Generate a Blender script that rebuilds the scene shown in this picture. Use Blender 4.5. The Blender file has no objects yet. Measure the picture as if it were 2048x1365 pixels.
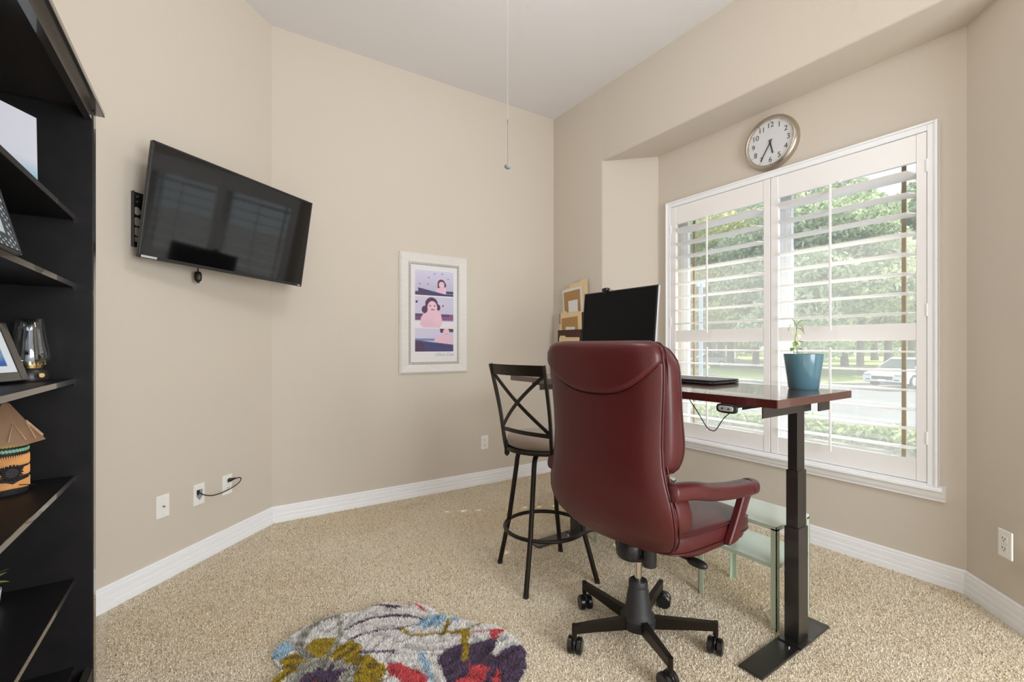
import bpy, bmesh, math, random
import numpy as np
from mathutils import Vector, Matrix, Euler
random.seed(7)
S = bpy.context.scene
COL = S.collection
PI = math.pi

# ------------------------------------------------------------------ camera
cam_data = bpy.data.cameras.new('camera')
cam = bpy.data.objects.new('camera', cam_data); COL.objects.link(cam)
cam.location = (0, 0, 1.18)
cam.rotation_euler = (PI/2, 0, math.radians(57.10 - 90))
cam_data.sensor_width = 36; cam_data.lens = 36*926/2048
cam_data.shift_y = 9.5/2048
cam_data.clip_start = .02; cam_data.clip_end = 400
S.camera = cam

# ------------------------------------------------------------------ world, sun, exposure
S.view_settings.view_transform = 'Standard'; S.view_settings.look = 'None'
S.view_settings.gamma = 1; S.view_settings.use_curve_mapping = False
S.view_settings.exposure = 0.0
world = bpy.data.worlds.new('sky'); S.world = world; world.use_nodes = True
wn = world.node_tree; bg = wn.nodes['Background']
bg.inputs[0].default_value = (.88, .94, 1.0, 1); bg.inputs[1].default_value = 1.7
sun = bpy.data.lights.new('sun', 'SUN'); sun.energy = 8.0; sun.angle = math.radians(.6); sun.color = (1, .93, .80)
suno = bpy.data.objects.new('sun', sun); COL.objects.link(suno)
sd = Vector((math.cos(math.radians(42))*math.cos(math.radians(-24)), math.cos(math.radians(42))*math.sin(math.radians(-24)), math.sin(math.radians(42))))
suno.rotation_euler = sd.to_track_quat('Z', 'Y').to_euler(); suno.location = (20, -8, 15)
S.cycles.max_bounces = 10; S.cycles.diffuse_bounces = 6; S.cycles.transparent_max_bounces = 24
S.cycles.sample_clamp_indirect = 6

# ceiling fan bulb and an added fill lamp
def area(name, loc, look, sx, sy, e, col=(1, 1, 1)):
    l = bpy.data.lights.new(name, 'AREA'); l.shape = 'RECTANGLE'; l.size = sx; l.size_y = sy; l.energy = e; l.color = col
    o = bpy.data.objects.new(name, l); COL.objects.link(o); o.location = loc
    o.rotation_euler = (Vector(look) - Vector(loc)).to_track_quat('-Z', 'Y').to_euler(); return o
area('rear_fill_light', (1.5, -1.75, 1.35), (.6, 2.6, 1.2), 1.6, 1.8, 92, (.98, .99, 1))  # unseen fill behind the camera, added to brighten lower walls and bay soffit
fan_light = bpy.data.lights.new('fan_bulb', 'POINT'); fan_light.energy = 24; fan_light.shadow_soft_size = .22; fan_light.color = (1, .985, .965)
fo = bpy.data.objects.new('fan_bulb', fan_light); COL.objects.link(fo); fo.location = (1.0, 1.42, 2.84)

# ------------------------------------------------------------------ materials
def mat(name, col, rough=.6, metal=0, coat=0, spec=.5, noise=None, bump=None, trans=0, sheen=0, emit=None):
    m = bpy.data.materials.new(name); m.use_nodes = True; nt = m.node_tree; b = nt.nodes['Principled BSDF']
    b.inputs['Base Color'].default_value = (*col, 1); b.inputs['Roughness'].default_value = rough
    b.inputs['Metallic'].default_value = metal; b.inputs['Coat Weight'].default_value = coat
    b.inputs['Specular IOR Level'].default_value = spec
    if sheen: b.inputs['Sheen Weight'].default_value = sheen
    if trans: b.inputs['Transmission Weight'].default_value = trans
    if emit: b.inputs['Emission Color'].default_value = (*emit[0], 1); b.inputs['Emission Strength'].default_value = emit[1]
    tc = nt.nodes.new('ShaderNodeTexCoord')
    if noise:  # (scale, second colour, amount)
        n = nt.nodes.new('ShaderNodeTexNoise'); n.inputs['Scale'].default_value = noise[0]; n.inputs['Detail'].default_value = 5
        if len(noise) > 3:
            mp = nt.nodes.new('ShaderNodeMapping'); mp.inputs['Scale'].default_value = noise[3]
            nt.links.new(tc.outputs['Object'], mp.inputs[0]); nt.links.new(mp.outputs[0], n.inputs['Vector'])
        else: nt.links.new(tc.outputs['Object'], n.inputs['Vector'])
        r = nt.nodes.new('ShaderNodeValToRGB'); r.color_ramp.elements[0].position = .5 - noise[2]; r.color_ramp.elements[1].position = .5 + noise[2]
        r.color_ramp.elements[0].color = (*col, 1); r.color_ramp.elements[1].color = (*noise[1], 1)
        nt.links.new(n.outputs[0], r.inputs[0]); nt.links.new(r.outputs[0], b.inputs['Base Color'])
    if bump:   # (scale, strength, distance)
        n2 = nt.nodes.new('ShaderNodeTexNoise'); n2.inputs['Scale'].default_value = bump[0]; n2.inputs['Detail'].default_value = 3
        nt.links.new(tc.outputs['Object'], n2.inputs['Vector'])
        bp = nt.nodes.new('ShaderNodeBump'); bp.inputs['Strength'].default_value = bump[1]; bp.inputs['Distance'].default_value = bump[2]
        nt.links.new(n2.outputs[0], bp.inputs['Height']); nt.links.new(bp.outputs[0], b.inputs['Normal'])
    return m
def glassmat(name, tint=(1, 1, 1), base=.04, edge=.6, haze=0):
    m = bpy.data.materials.new(name); m.use_nodes = True; nt = m.node_tree
    nt.nodes.remove(nt.nodes['Principled BSDF']); out = nt.nodes['Material Output']
    t = nt.nodes.new('ShaderNodeBsdfTransparent'); t.inputs[0].default_value = (*tint, 1); src = t
    if haze:
        d = nt.nodes.new('ShaderNodeBsdfTranslucent'); d.inputs[0].default_value = (.9, .93, .95, 1)
        h = nt.nodes.new('ShaderNodeMixShader'); h.inputs[0].default_value = haze
        nt.links.new(t.outputs[0], h.inputs[1]); nt.links.new(d.outputs[0], h.inputs[2]); src = h
    g = nt.nodes.new('ShaderNodeBsdfGlossy'); g.inputs['Roughness'].default_value = .02
    lw = nt.nodes.new('ShaderNodeLayerWeight'); lw.inputs[0].default_value = .5
    p = nt.nodes.new('ShaderNodeMath'); p.operation = 'POWER'; p.inputs[1].default_value = 4; nt.links.new(lw.outputs['Facing'], p.inputs[0])
    q = nt.nodes.new('ShaderNodeMath'); q.operation = 'MULTIPLY_ADD'; q.inputs[1].default_value = edge; q.inputs[2].default_value = base; nt.links.new(p.outputs[0], q.inputs[0])
    mx = nt.nodes.new('ShaderNodeMixShader'); nt.links.new(q.outputs[0], mx.inputs[0])
    nt.links.new(src.outputs[0], mx.inputs[1]); nt.links.new(g.outputs[0], mx.inputs[2]); nt.links.new(mx.outputs[0], out.inputs[0])
    return m
def vcol(name, rough=.6, sheen=0, bumpn=None):
    m = bpy.data.materials.new(name); m.use_nodes = True; nt = m.node_tree; b = nt.nodes['Principled BSDF']
    a = nt.nodes.new('ShaderNodeAttribute'); a.attribute_name = 'Col'
    nt.links.new(a.outputs['Color'], b.inputs['Base Color']); b.inputs['Roughness'].default_value = rough
    b.inputs['Sheen Weight'].default_value = sheen
    return m
def srgb(r, g, b):
    f = lambda c: (c/255/12.92) if c/255 <= .04045 else ((c/255+.055)/1.055)**2.4
    return (f(r), f(g), f(b))
M = {}
M['wall'] = mat('wall_paint', srgb(208, 200, 189), .75, bump=(260, .25, .002), spec=.3, noise=(1.3, srgb(209, 200, 187), .3))
M['ceiling'] = mat('ceiling_paint', srgb(226, 225, 227), .8, bump=(220, .3, .002), spec=.2)
M['trim'] = mat('white_trim', srgb(244, 246, 250), .35, spec=.4)
M['shutter'] = mat('shutter_paint', srgb(243, 242, 242), .32, spec=.45)
M['vinyl'] = mat('window_vinyl', srgb(235, 237, 240), .4)
M['plate'] = mat('plate_plastic', srgb(240, 240, 236), .3)
M['slot'] = mat('dark_slot', (.01, .01, .01), .6)
M['brownbar'] = mat('brown_bar', srgb(160, 144, 124), .6)
M['glass'] = glassmat('window_glass', (.97, .99, .98), .03, .4, haze=.10)
M['black'] = mat('black_metal', (.012, .011, .010), .34, spec=.7, coat=.35, bump=(60, .05, .001))
M['blackwood'] = mat('black_brown_laminate', (.0055, .0055, .0075), .48, spec=.28, noise=(14, (.014, .012, .012), .3, (1, 8, 1)), bump=(90, .08, .0006))
M['edgewood'] = mat('black_brown_edge_band', (.035, .030, .026), .25, spec=.8, coat=.8)
M['plastic'] = mat('black_plastic', (.014, .014, .016), .35)
M['rubber'] = mat('caster_plastic', (.008, .008, .009), .28)
M['hub'] = mat('hub_plastic', (.018, .018, .020), .55, bump=(300, .3, .001))
M['chrome'] = mat('chrome', (.75, .72, .68), .15, metal=1)
M['steel'] = mat('brushed_steel', (.62, .56, .48), .28, metal=1, noise=(40, (.55, .50, .44), .3, (1, 30, 1)))
M['leather'] = mat('burgundy_leather', (.088, .0072, .0092), .42, spec=.5, bump=(170, .22, .0012), noise=(2.2, (.056, .0042, .006), .25), coat=.06)
M['piping'] = mat('burgundy_piping', (.050, .004, .006), .35, bump=(200, .2, .001))
M['bronze'] = mat('dark_bronze_metal', (.018, .013, .009), .36, metal=.5)
M['suede'] = mat('taupe_microfibre', srgb(150, 132, 118), .9, sheen=.4, bump=(150, .25, .001), noise=(3, srgb(138, 121, 108), .2))
M['desktop'] = mat('mahogany_laminate', (.085, .018, .013), .20, noise=(9, (.055, .010, .008), .25, (6, 1, 1)), spec=.6, coat=.6)
M['deskedge'] = mat('mahogany_edge_band', (.070, .013, .011), .22, coat=1.0, spec=.7)
M['screen'] = mat('screen', (.003, .003, .0035), .055, spec=.6)
M['monscreen'] = mat('matt_screen', (.004, .004, .004), .42, spec=.15)
M['silver'] = mat('silver_plastic', (.62, .63, .65), .35, metal=.4)
M['sage'] = mat('sage_powder_coat', srgb(184, 200, 180), .45)
M['sageglass'] = mat('frosted_sage_top', srgb(216, 230, 218), .2, spec=.5)
M['pot'] = mat('teal_glaze', srgb(84, 120, 134), .16, spec=.6)
M['soil'] = mat('soil', (.03, .02, .012), .9, bump=(80, .6, .01))
M['leaf'] = mat('leaf', srgb(120, 155, 70), .5, noise=(30, srgb(170, 195, 110), .15))
M['paleleaf'] = mat('pale_leaf', srgb(228, 232, 180), .5, noise=(40, srgb(205, 220, 150), .15))
M['manila'] = mat('manila_card', srgb(228, 205, 165), .8)
M['kraft'] = mat('kraft_paper', srgb(180, 142, 90), .85, noise=(20, srgb(170, 132, 82), .3))
M['paper'] = mat('white_paper', srgb(226, 226, 228), .8)
M['rack'] = mat('rack_wood', srgb(72, 42, 32), .5, noise=(12, srgb(62, 35, 26), .3, (1, 6, 1)))
M['whitewood'] = mat('distressed_white_wood', srgb(226, 224, 220), .55, noise=(14, srgb(216, 213, 209), .35, (1, 1, 3)), bump=(60, .2, .001))
M['antique'] = mat('antique_silver', (.32, .29, .26), .45, metal=.6)
M['brass'] = mat('brass', (.72, .55, .28), .25, metal=1)
M['wick'] = mat('frosted_burner', (.75, .80, .83), .5)
M['tanleather'] = mat('tan_roof_leather', srgb(160, 128, 100), .55, noise=(8, srgb(130, 100, 76), .25), bump=(40, .2, .002))
M['orange'] = mat('orange_reed', srgb(222, 160, 96), .7)
M['mint'] = mat('mint_bead', srgb(132, 188, 158), .6)
M['yellowb'] = mat('yellow_bead', srgb(200, 180, 80), .6)
M['darkreed'] = mat('dark_reed', (.015, .012, .014), .7)
M['gold'] = mat('gold_cord', srgb(214, 178, 138), .45)
M['clockface'] = mat('clock_face', srgb(222, 224, 228), .4)
M['ink'] = mat('clock_ink', (.02, .022, .025), .5)
M['greyknob'] = mat('grey_knob', (.30, .32, .33), .4)
M['grass'] = mat('grass', srgb(128, 148, 80), .9, noise=(.5, srgb(150, 164, 96), .2), bump=(9, .5, .05))
M['concrete'] = mat('concrete', srgb(114, 115, 120), .9, noise=(.8, srgb(104, 105, 111), .2))
M['mulch'] = mat('garden_bed_soil', srgb(104, 108, 116), .95, noise=(7, srgb(150, 153, 158), .12), bump=(30, .5, .03))
M['timber'] = mat('edging_timber', srgb(112, 108, 100), .85, noise=(6, srgb(96, 92, 84), .3, (1, 1, 5)))
M['bark'] = mat('bark', srgb(122, 112, 108), .9, noise=(4, srgb(95, 88, 84), .3, (4, 4, 1)), bump=(12, .6, .05))
M['carwhite'] = mat('white_car_paint', srgb(186, 188, 194), .2, coat=.5)
M['carglass'] = mat('dark_car_glass', (.08, .10, .11), .08)
M['tyre'] = mat('tyre', (.04, .04, .045), .8)
M['alloy'] = mat('alloy', (.6, .6, .62), .35, metal=.6)
M['brick'] = mat('far_brick', srgb(176, 158, 150), .9, noise=(3, srgb(160, 140, 132), .3))
M['roof'] = mat('far_roof', srgb(140, 138, 140), .9)
M['garage'] = mat('garage_door_paint', srgb(150, 120, 118), .7)
M['pole'] = mat('galvanised_pole', srgb(160, 172, 188), .5, metal=.2)
M['hydy'] = mat('hydrant_yellow', srgb(210, 200, 90), .5); M['hydb'] = mat('hydrant_blue', srgb(120, 160, 185), .5)
M['glow'] = mat('lamp_bowl', (.9, .88, .82), .4, emit=((1, .93, .83), 2.0))
M['fanwood'] = mat('fan_blade', srgb(225, 222, 216), .5)
M['print'] = vcol('photo_print', .45)
M['rugpile'] = vcol('rug_pile', .95, .3)
M['carpetpile'] = vcol('carpet_pile', .95, .2)
def foliage_mat(name, c1, c2):
    m = bpy.data.materials.new(name); m.use_nodes = True; nt = m.node_tree; b = nt.nodes['Principled BSDF']
    b.inputs['Roughness'].default_value = .7; b.inputs['Specular IOR Level'].default_value = .2
    g = nt.nodes.new('ShaderNodeNewGeometry'); r = nt.nodes.new('ShaderNodeValToRGB')
    r.color_ramp.elements[0].color = (*c1, 1); r.color_ramp.elements[1].color = (*c2, 1)
    nt.links.new(g.outputs['Random Per Island'], r.inputs[0]); nt.links.new(r.outputs[0], b.inputs['Base Color'])
    tr = nt.nodes.new('ShaderNodeBsdfTranslucent'); nt.links.new(r.outputs[0], tr.inputs[0])
    mx = nt.nodes.new('ShaderNodeMixShader'); mx.inputs[0].default_value = .4
    nt.links.new(b.outputs[0], mx.inputs[1]); nt.links.new(tr.outputs[0], mx.inputs[2])
    nt.links.new(mx.outputs[0], nt.nodes['Material Output'].inputs[0]); return m
M['treeA'] = foliage_mat('tree_leaves_green', srgb(150, 168, 130), srgb(222, 228, 198))
M['treeB'] = foliage_mat('tree_leaves_yellow', srgb(170, 182, 118), srgb(232, 232, 176))
M['treeC'] = foliage_mat('tree_leaves_dark', srgb(140, 158, 126), srgb(208, 216, 184))
M['shrub'] = foliage_mat('shrub_leaves', srgb(108, 136, 88), srgb(196, 208, 152))

# carpet: beige twist pile with brown flecks
def carpet_mat():
    m = bpy.data.materials.new('carpet'); m.use_nodes = True; nt = m.node_tree; b = nt.nodes['Principled BSDF']
    b.inputs['Roughness'].default_value = .95; b.inputs['Specular IOR Level'].default_value = .1; b.inputs['Sheen Weight'].default_value = .2
    tc = nt.nodes.new('ShaderNodeTexCoord')
    def noise(s, d=2, dist=0):
        n = nt.nodes.new('ShaderNodeTexNoise'); n.inputs['Scale'].default_value = s; n.inputs['Detail'].default_value = d
        n.inputs['Distortion'].default_value = dist
        nt.links.new(tc.outputs['Object'], n.inputs['Vector']); return n
    def ramp(n, p0, p1, c0, c1):
        r = nt.nodes.new('ShaderNodeValToRGB'); e = r.color_ramp.elements
        e[0].position = p0; e[1].position = p1; e[0].color = (*c0, 1); e[1].color = (*c1, 1); nt.links.new(n.outputs[0], r.inputs[0]); return r
    base = ramp(noise(2.2, 4), .38, .66, srgb(230, 219, 196), srgb(218, 200, 166))
    fleck = ramp(noise(150, 3, .8), .32, .56, (0, 0, 0), (1, 1, 1))
    mx = nt.nodes.new('ShaderNodeMix'); mx.data_type = 'RGBA'
    nt.links.new(fleck.outputs[0], mx.inputs[0]); mx.inputs[6].default_value = (*srgb(138, 114, 86), 1)
    nt.links.new(base.outputs[0], mx.inputs[7])
    lite = ramp(noise(200, 3, .5), .50, .62, (0, 0, 0), (.9, .9, .9))
    mx2 = nt.nodes.new('ShaderNodeMix'); mx2.data_type = 'RGBA'
    nt.links.new(lite.outputs[0], mx2.inputs[0]); nt.links.new(mx.outputs[2], mx2.inputs[6]); mx2.inputs[7].default_value = (*srgb(250, 245, 234), 1)
    nt.links.new(mx2.outputs[2], b.inputs['Base Color'])
    bp = nt.nodes.new('ShaderNodeBump'); bp.inputs['Strength'].default_value = .9; bp.inputs['Distance'].default_value = .008
    nt.links.new(noise(125, 3, .8).outputs[0], bp.inputs['Height']); nt.links.new(bp.outputs[0], b.inputs['Normal'])
    return m
M['carpet'] = carpet_mat()

# ------------------------------------------------------------------ helpers
def V(*a): return Vector(a)
def link(o): COL.objects.link(o); return o
def obj(name, bm, m, parent=None, smooth=False, bevel=0, seg=2, kind=None, label=None, subsurf=0):
    me = bpy.data.meshes.new(name)
    bmesh.ops.recalc_face_normals(bm, faces=bm.faces)
    bm.to_mesh(me); bm.free()
    me.materials.append(M[m] if isinstance(m, str) else m)
    if smooth:
        me.polygons.foreach_set('use_smooth', [True]*len(me.polygons))
    o = link(bpy.data.objects.new(name, me))
    if parent: o.parent = parent
    if smooth == 'auto':
        me.set_sharp_from_angle(angle=math.radians(38))
    if bevel:
        b = o.modifiers.new('bevel', 'BEVEL'); b.width = bevel; b.segments = seg; b.limit_method = 'ANGLE'; b.angle_limit = math.radians(40)
    if subsurf:
        s = o.modifiers.new('subsurf', 'SUBSURF'); s.levels = subsurf; s.render_levels = subsurf
    if kind: o['kind'] = kind
    if label: o['label'] = label
    return o
def thing(name, label, cat, loc=(0, 0, 0), rz=0, group=None):
    o = link(bpy.data.objects.new(name, None)); o.empty_display_size = .05
    o.location = loc; o.rotation_euler = (0, 0, rz); o['label'] = label; o['category'] = cat
    if group: o['group'] = group
    return o
def tag(o, label, cat, group=None):
    o['label'] = label; o['category'] = cat
    if group: o['group'] = group
    return o
def B(): return bmesh.new()
def box(bm, c, s, R=None):
    r = bmesh.ops.create_cube(bm, size=1)
    mt = Matrix.Translation(Vector(c)) @ (R.to_4x4() if R else Matrix.Identity(4)) @ Matrix.Diagonal((*s, 1))
    bmesh.ops.transform(bm, matrix=mt, verts=r['verts']); return bm
def boxb(bm, a, b):
    return box(bm, [(a[i]+b[i])/2 for i in range(3)], [abs(b[i]-a[i]) for i in range(3)])
def prism(bm, pts, z0, z1):
    lo = [bm.verts.new((p[0], p[1], z0)) for p in pts]; hi = [bm.verts.new((p[0], p[1], z1)) for p in pts]
    bm.faces.new(lo[::-1]); bm.faces.new(hi)
    for i in range(len(pts)):
        j = (i+1) % len(pts); bm.faces.new((lo[i], lo[j], hi[j], hi[i]))
    return bm
def extr(bm, prof, axis_pts):
    """profile polygon given as list of 3-D points, swept through a list of offsets"""
    rings = [[bm.verts.new(Vector(p)+Vector(o)) for p in prof] for o in axis_pts]
    n = len(prof)
    for a, b in zip(rings, rings[1:]):
        for i in range(n): bm.faces.new((a[i], a[(i+1) % n], b[(i+1) % n], b[i]))
    bm.faces.new(rings[0][::-1]); bm.faces.new(rings[-1]); return bm
def tube(bm, path, r, n=8, closed=False, ry=None, up=None):
    path = [Vector(p) for p in path]; L = len(path); rr = r if isinstance(r, (list, tuple)) else [r]*L
    rings = []; ref = None
    for i, p in enumerate(path):
        if closed: t = (path[(i+1) % L]-path[i-1])
        else: t = path[min(i+1, L-1)]-path[max(i-1, 0)]
        t.normalize()
        if up is not None: x = t.cross(Vector(up))
        elif ref is None:
            x = t.cross(Vector((0, 0, 1)))
            if x.length < .1: x = t.cross(Vector((1, 0, 0)))
        else: x = ref - t*ref.dot(t)
        x.normalize(); ref = x; y = x.cross(t).normalized()
        a = rr[i]; b = (ry if ry else a)
        rings.append([bm.verts.new(p + x*a*math.cos(2*PI*k/n) + y*b*math.sin(2*PI*k/n)) for k in range(n)])
    m = L if closed else L-1
    for i in range(m):
        A, Bq = rings[i], rings[(i+1) % L]
        for k in range(n): bm.faces.new((A[k], A[(k+1) % n], Bq[(k+1) % n], Bq[k]))
    if not closed: bm.faces.new(rings[0][::-1]); bm.faces.new(rings[-1])
    return bm
def bar(bm, path, w, t, up=(0, 0, 1)):
    """flat bar; w across (x), t along up-ish normal"""
    path = [Vector(p) for p in path]; L = len(path); rings = []
    for i, p in enumerate(path):
        d = (path[min(i+1, L-1)]-path[max(i-1, 0)]).normalized()
        x = d.cross(Vector(up)).normalized(); y = x.cross(d).normalized()
        rings.append([bm.verts.new(p + x*a*w/2 + y*b*t/2) for a, b in ((-1, -1), (1, -1), (1, 1), (-1, 1))])
    for A, Bq in zip(rings, rings[1:]):
        for k in range(4): bm.faces.new((A[k], A[(k+1) % 4], Bq[(k+1) % 4], Bq[k]))
    bm.faces.new(rings[0][::-1]); bm.faces.new(rings[-1]); return bm
def lathe(bm, prof, c=(0, 0, 0), n=32, R=None):
    c = Vector(c); rings = []
    for r, z in prof:
        ring = []
        for k in range(n):
            p = Vector((r*math.cos(2*PI*k/n), r*math.sin(2*PI*k/n), z))
            if R: p = R @ p
            ring.append(bm.verts.new(c+p))
        rings.append(ring)
    for A, Bq in zip(rings, rings[1:]):
        for k in range(n): bm.faces.new((A[k], A[(k+1) % n], Bq[(k+1) % n], Bq[k]))
    if 1e-6 < prof[0][0] < .005: bm.faces.new(rings[0][::-1])
    if 1e-6 < prof[-1][0] < .005: bm.faces.new(rings[-1])
    bmesh.ops.remove_doubles(bm, verts=bm.verts, dist=1e-6)
    return bm
def cyl(bm, a, b, r, n=16, r2=None):
    return tube(bm, [a, b], [r, r2 if r2 is not None else r], n)
def sup(bm, c, s, e1=.4, e2=.4, nu=32, nv=16, R=None, warp=None):
    """superellipsoid: e1 vertical roundness, e2 plan roundness"""
    f = lambda w, e: math.copysign(abs(w)**e, w)
    rings = []
    for j in range(nv+1):
        v = -PI/2 + PI*j/nv; ring = []
        for i in range(nu):
            u = 2*PI*i/nu
            p = Vector((s[0]*f(math.cos(v), e1)*f(math.cos(u), e2), s[1]*f(math.cos(v), e1)*f(math.sin(u), e2), s[2]*f(math.sin(v), e1)))
            if warp: p = Vector(warp(p))
            if R: p = R @ p
            ring.append(bm.verts.new(p+Vector(c)))
        rings.append(ring)
    for A, Bq in zip(rings, rings[1:]):
        for k in range(nu): bm.faces.new((A[k], A[(k+1) % nu], Bq[(k+1) % nu], Bq[k]))
    bmesh.ops.remove_doubles(bm, verts=bm.verts, dist=1e-5)
    return bm
def bez(pts, n=24):
    """Catmull-Rom through points"""
    P = [Vector(p) for p in pts]; P = [P[0]*2-P[1]] + P + [P[-1]*2-P[-2]]; out = []
    seg = len(P)-3
    for i in range(seg):
        a, b, c, d = P[i:i+4]; k = max(2, n//seg)
        for j in range(k):
            t = j/k
            out.append(.5*((2*b)+(c-a)*t+(2*a-5*b+4*c-d)*t*t+(3*b-a-3*c+d)*t**3))
    out.append(P[-2]); return out
def interp(x, xs, ys):
    return float(np.interp(x, xs, ys))
def dup(root, loc=None, rz=None, label=None):
    r = root.copy(); link(r)
    if loc is not None: r.location = loc
    if rz is not None: r.rotation_euler = (0, 0, rz)
    if label: r['label'] = label
    for ch in list(root.children):
        c = ch.copy(); link(c); c.parent = r
        for g in ch.children:
            d = g.copy(); link(d); d.parent = c
    return r
def colour_attr(o, cols):
    a = o.data.color_attributes.new('Col', 'FLOAT_COLOR', 'POINT')
    a.data.foreach_set('color', np.asarray(cols, dtype=np.float32).ravel())
def text_mesh(name, s, size, m, parent, R, loc, extrude=.0005, align='CENTER', shear=0):
    cu = bpy.data.curves.new(name, 'FONT'); cu.body = s; cu.size = size; cu.extrude = extrude; cu.align_x = align; cu.align_y = 'CENTER'; cu.shear = shear
    to = bpy.data.objects.new(name, cu); link(to)
    me = bpy.data.meshes.new_from_object(to.evaluated_get(bpy.context.evaluated_depsgraph_get()))
    bpy.data.objects.remove(to); me.transform(Matrix.Translation(Vector(loc)) @ R.to_4x4()); me.materials.clear(); me.materials.append(M[m])
    me.name = name
    o = link(bpy.data.objects.new(name, me)); o.parent = parent; return o
# ================================================================== ROOM SHELL
XW = 2.70; YB = 3.452; XB = 3.015; H = 3.31; ZS = 2.705; XL = -.70; YR = -1.35
def st(name, bm, m, parent=None, **k):
    o = obj(name, bm, m, parent, **k)
    if not parent: o['kind'] = 'structure'
    return o
b = B(); prism(b, [(XL-.1, YR-.1), (3.15, YR-.1), (3.15, 3.55), (XL-.1, 3.55)], -.12, 0); st('floor', b, 'carpet')
b = B(); prism(b, [(XL-.1, YR-.1), (3.15, YR-.1), (3.15, 3.55), (XL-.1, 3.55)], H, H+.1); st('ceiling', b, 'ceiling')
# angled wall that carries the television, from (.329, YB) down-left to the left wall
cT = (.329, YB); jL = (XL, YB-(.329-XL))
b = B(); prism(b, [cT, (cT[0]+.05, YB+.12), (XL-.12, jL[1]+.05), jL], 0, H); st('wall_front_left', b, 'wall')
b = B(); boxb(b, (.30, YB, 0), (2.75, YB+.12, H)); st('wall_front', b, 'wall')
b = B(); boxb(b, (XL-.1, YR-.1, 0), (XL, jL[1]+.02, H)); st('wall_left', b, 'wall')
b = B(); boxb(b, (XL-.1, YR-.1, 0), (-.25, YR, H)); boxb(b, (2.1, YR-.1, 0), (3.15, YR, H)); boxb(b, (-.25, YR-.1, 2.45), (2.1, YR, H)); st('wall_back', b, 'wall')
def arc(c, r, a0, a1, n=5): return [(c[0]+r*math.cos(math.radians(a0+(a1-a0)*i/n)), c[1]+r*math.sin(math.radians(a0+(a1-a0)*i/n))) for i in range(n+1)]
# pier right of the far corner with the angled side of the bay (rounded corner bead)
c45 = .02*math.tan(math.radians(22.5))
pier = [(XW, YB+.1)] + arc((XW+.02, 2.805+c45), .02, 180, 225, 5) + [(XB, 2.805-(XB-XW)), (XB+.14, 2.805-(XB-XW)), (XB+.14, YB+.1)]
b = B(); prism(b, pier, 0, H); st('wall_right', b, 'wall', smooth='auto')
pr2 = [(XB+.14, .675), (XB, .675)] + arc((XW+.02, .36-c45), .02, 135, 180, 5) + [(XW, YR-.1), (XB+.14, YR-.1)]
b = B(); prism(b, pr2, 0, H); st('wall_bay_right', b, 'wall', smooth='auto')
# header block over the bay; its underside is the bay ceiling
hp = [(XW, 0, H)] + [(p[0], 0, p[1]) for p in arc((XW+.015, ZS+.015), .015, 180, 270, 5)] + [(XB+.14, 0, ZS), (XB+.14, 0, H)]
b = B(); extr(b, hp, [(0, .352, 0), (0, 2.8055, 0)]); st('wall_bay_header', b, 'wall', smooth='auto')
# bay back wall with the window opening
OY0, OY1, OZ0, OZ1 = .835, 2.33, .525, 2.235
b = B()
boxb(b, (XB, .66, 0), (XB+.14, 2.51, OZ0)); boxb(b, (XB, .66, OZ1), (XB+.14, 2.51, ZS+.01))
boxb(b, (XB, .66, OZ0), (XB+.14, OY0, OZ1)); boxb(b, (XB, OY1, OZ0), (XB+.14, 2.51, OZ1)); st('wall_bay', b, 'wall')

b = B(); boxb(b, (XB+.14, -6, 2.78), (4.05, 8, 2.86)); boxb(b, (4.05, -6, 2.76), (4.10, 8, 2.98)); st('sun_block_eave', b, 'trim')  # unseen eave, added to stop sun beams entering above the top louvers
# baseboards: stepped profile swept along each wall with mitred ends
prof = [(0, -.01), (.018, -.01), (.018, .030), (.0165, .033), (.0125, .0335), (.0125, .036), (.0155, .038), (.0155, .055), (.0145, .058), (.0105, .0585), (.0105, .061), (.013, .063), (.013, .086), (.012, .088), (.008, .0885), (.008, .091), (.010, .093), (.010, .103), (.006, .108), (0, .108)]
path = [(XL, YR), jL, cT, (XW, YB), (XW, 2.805), (XB, 2.805-(XB-XW)), (XB, .675), (XW, .36), (XW, YR)]
names = ['left', 'front_left', 'front', 'right', 'bay_left', 'bay', 'bay_right', 'rear_right']
def mitre(i):
    p = Vector(path[i]); 
    def nrm(a, b_): d = (Vector(b_)-Vector(a)).normalized(); return Vector((d.y, -d.x))
    if i == 0: return nrm(path[0], path[1])
    if i == len(path)-1: return nrm(path[-2], path[-1])
    n1 = nrm(path[i-1], path[i]); n2 = nrm(path[i], path[i+1]); m = (n1+n2).normalized(); return m/(m.dot(n1))
for i, nm in enumerate(names):
    b = B(); ra = []; rb = []
    for (o_, z_) in prof:
        a = Vector(path[i])+mitre(i)*o_; c = Vector(path[i+1])+mitre(i+1)*o_
        ra.append(b.verts.new((a.x, a.y, z_))); rb.append(b.verts.new((c.x, c.y, z_)))
    n = len(prof)
    for k in range(n): b.faces.new((ra[k], ra[(k+1) % n], rb[(k+1) % n], rb[k]))
    b.faces.new(ra[::-1]); b.faces.new(rb)
    st('baseboard_'+nm, b, 'trim')

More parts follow.
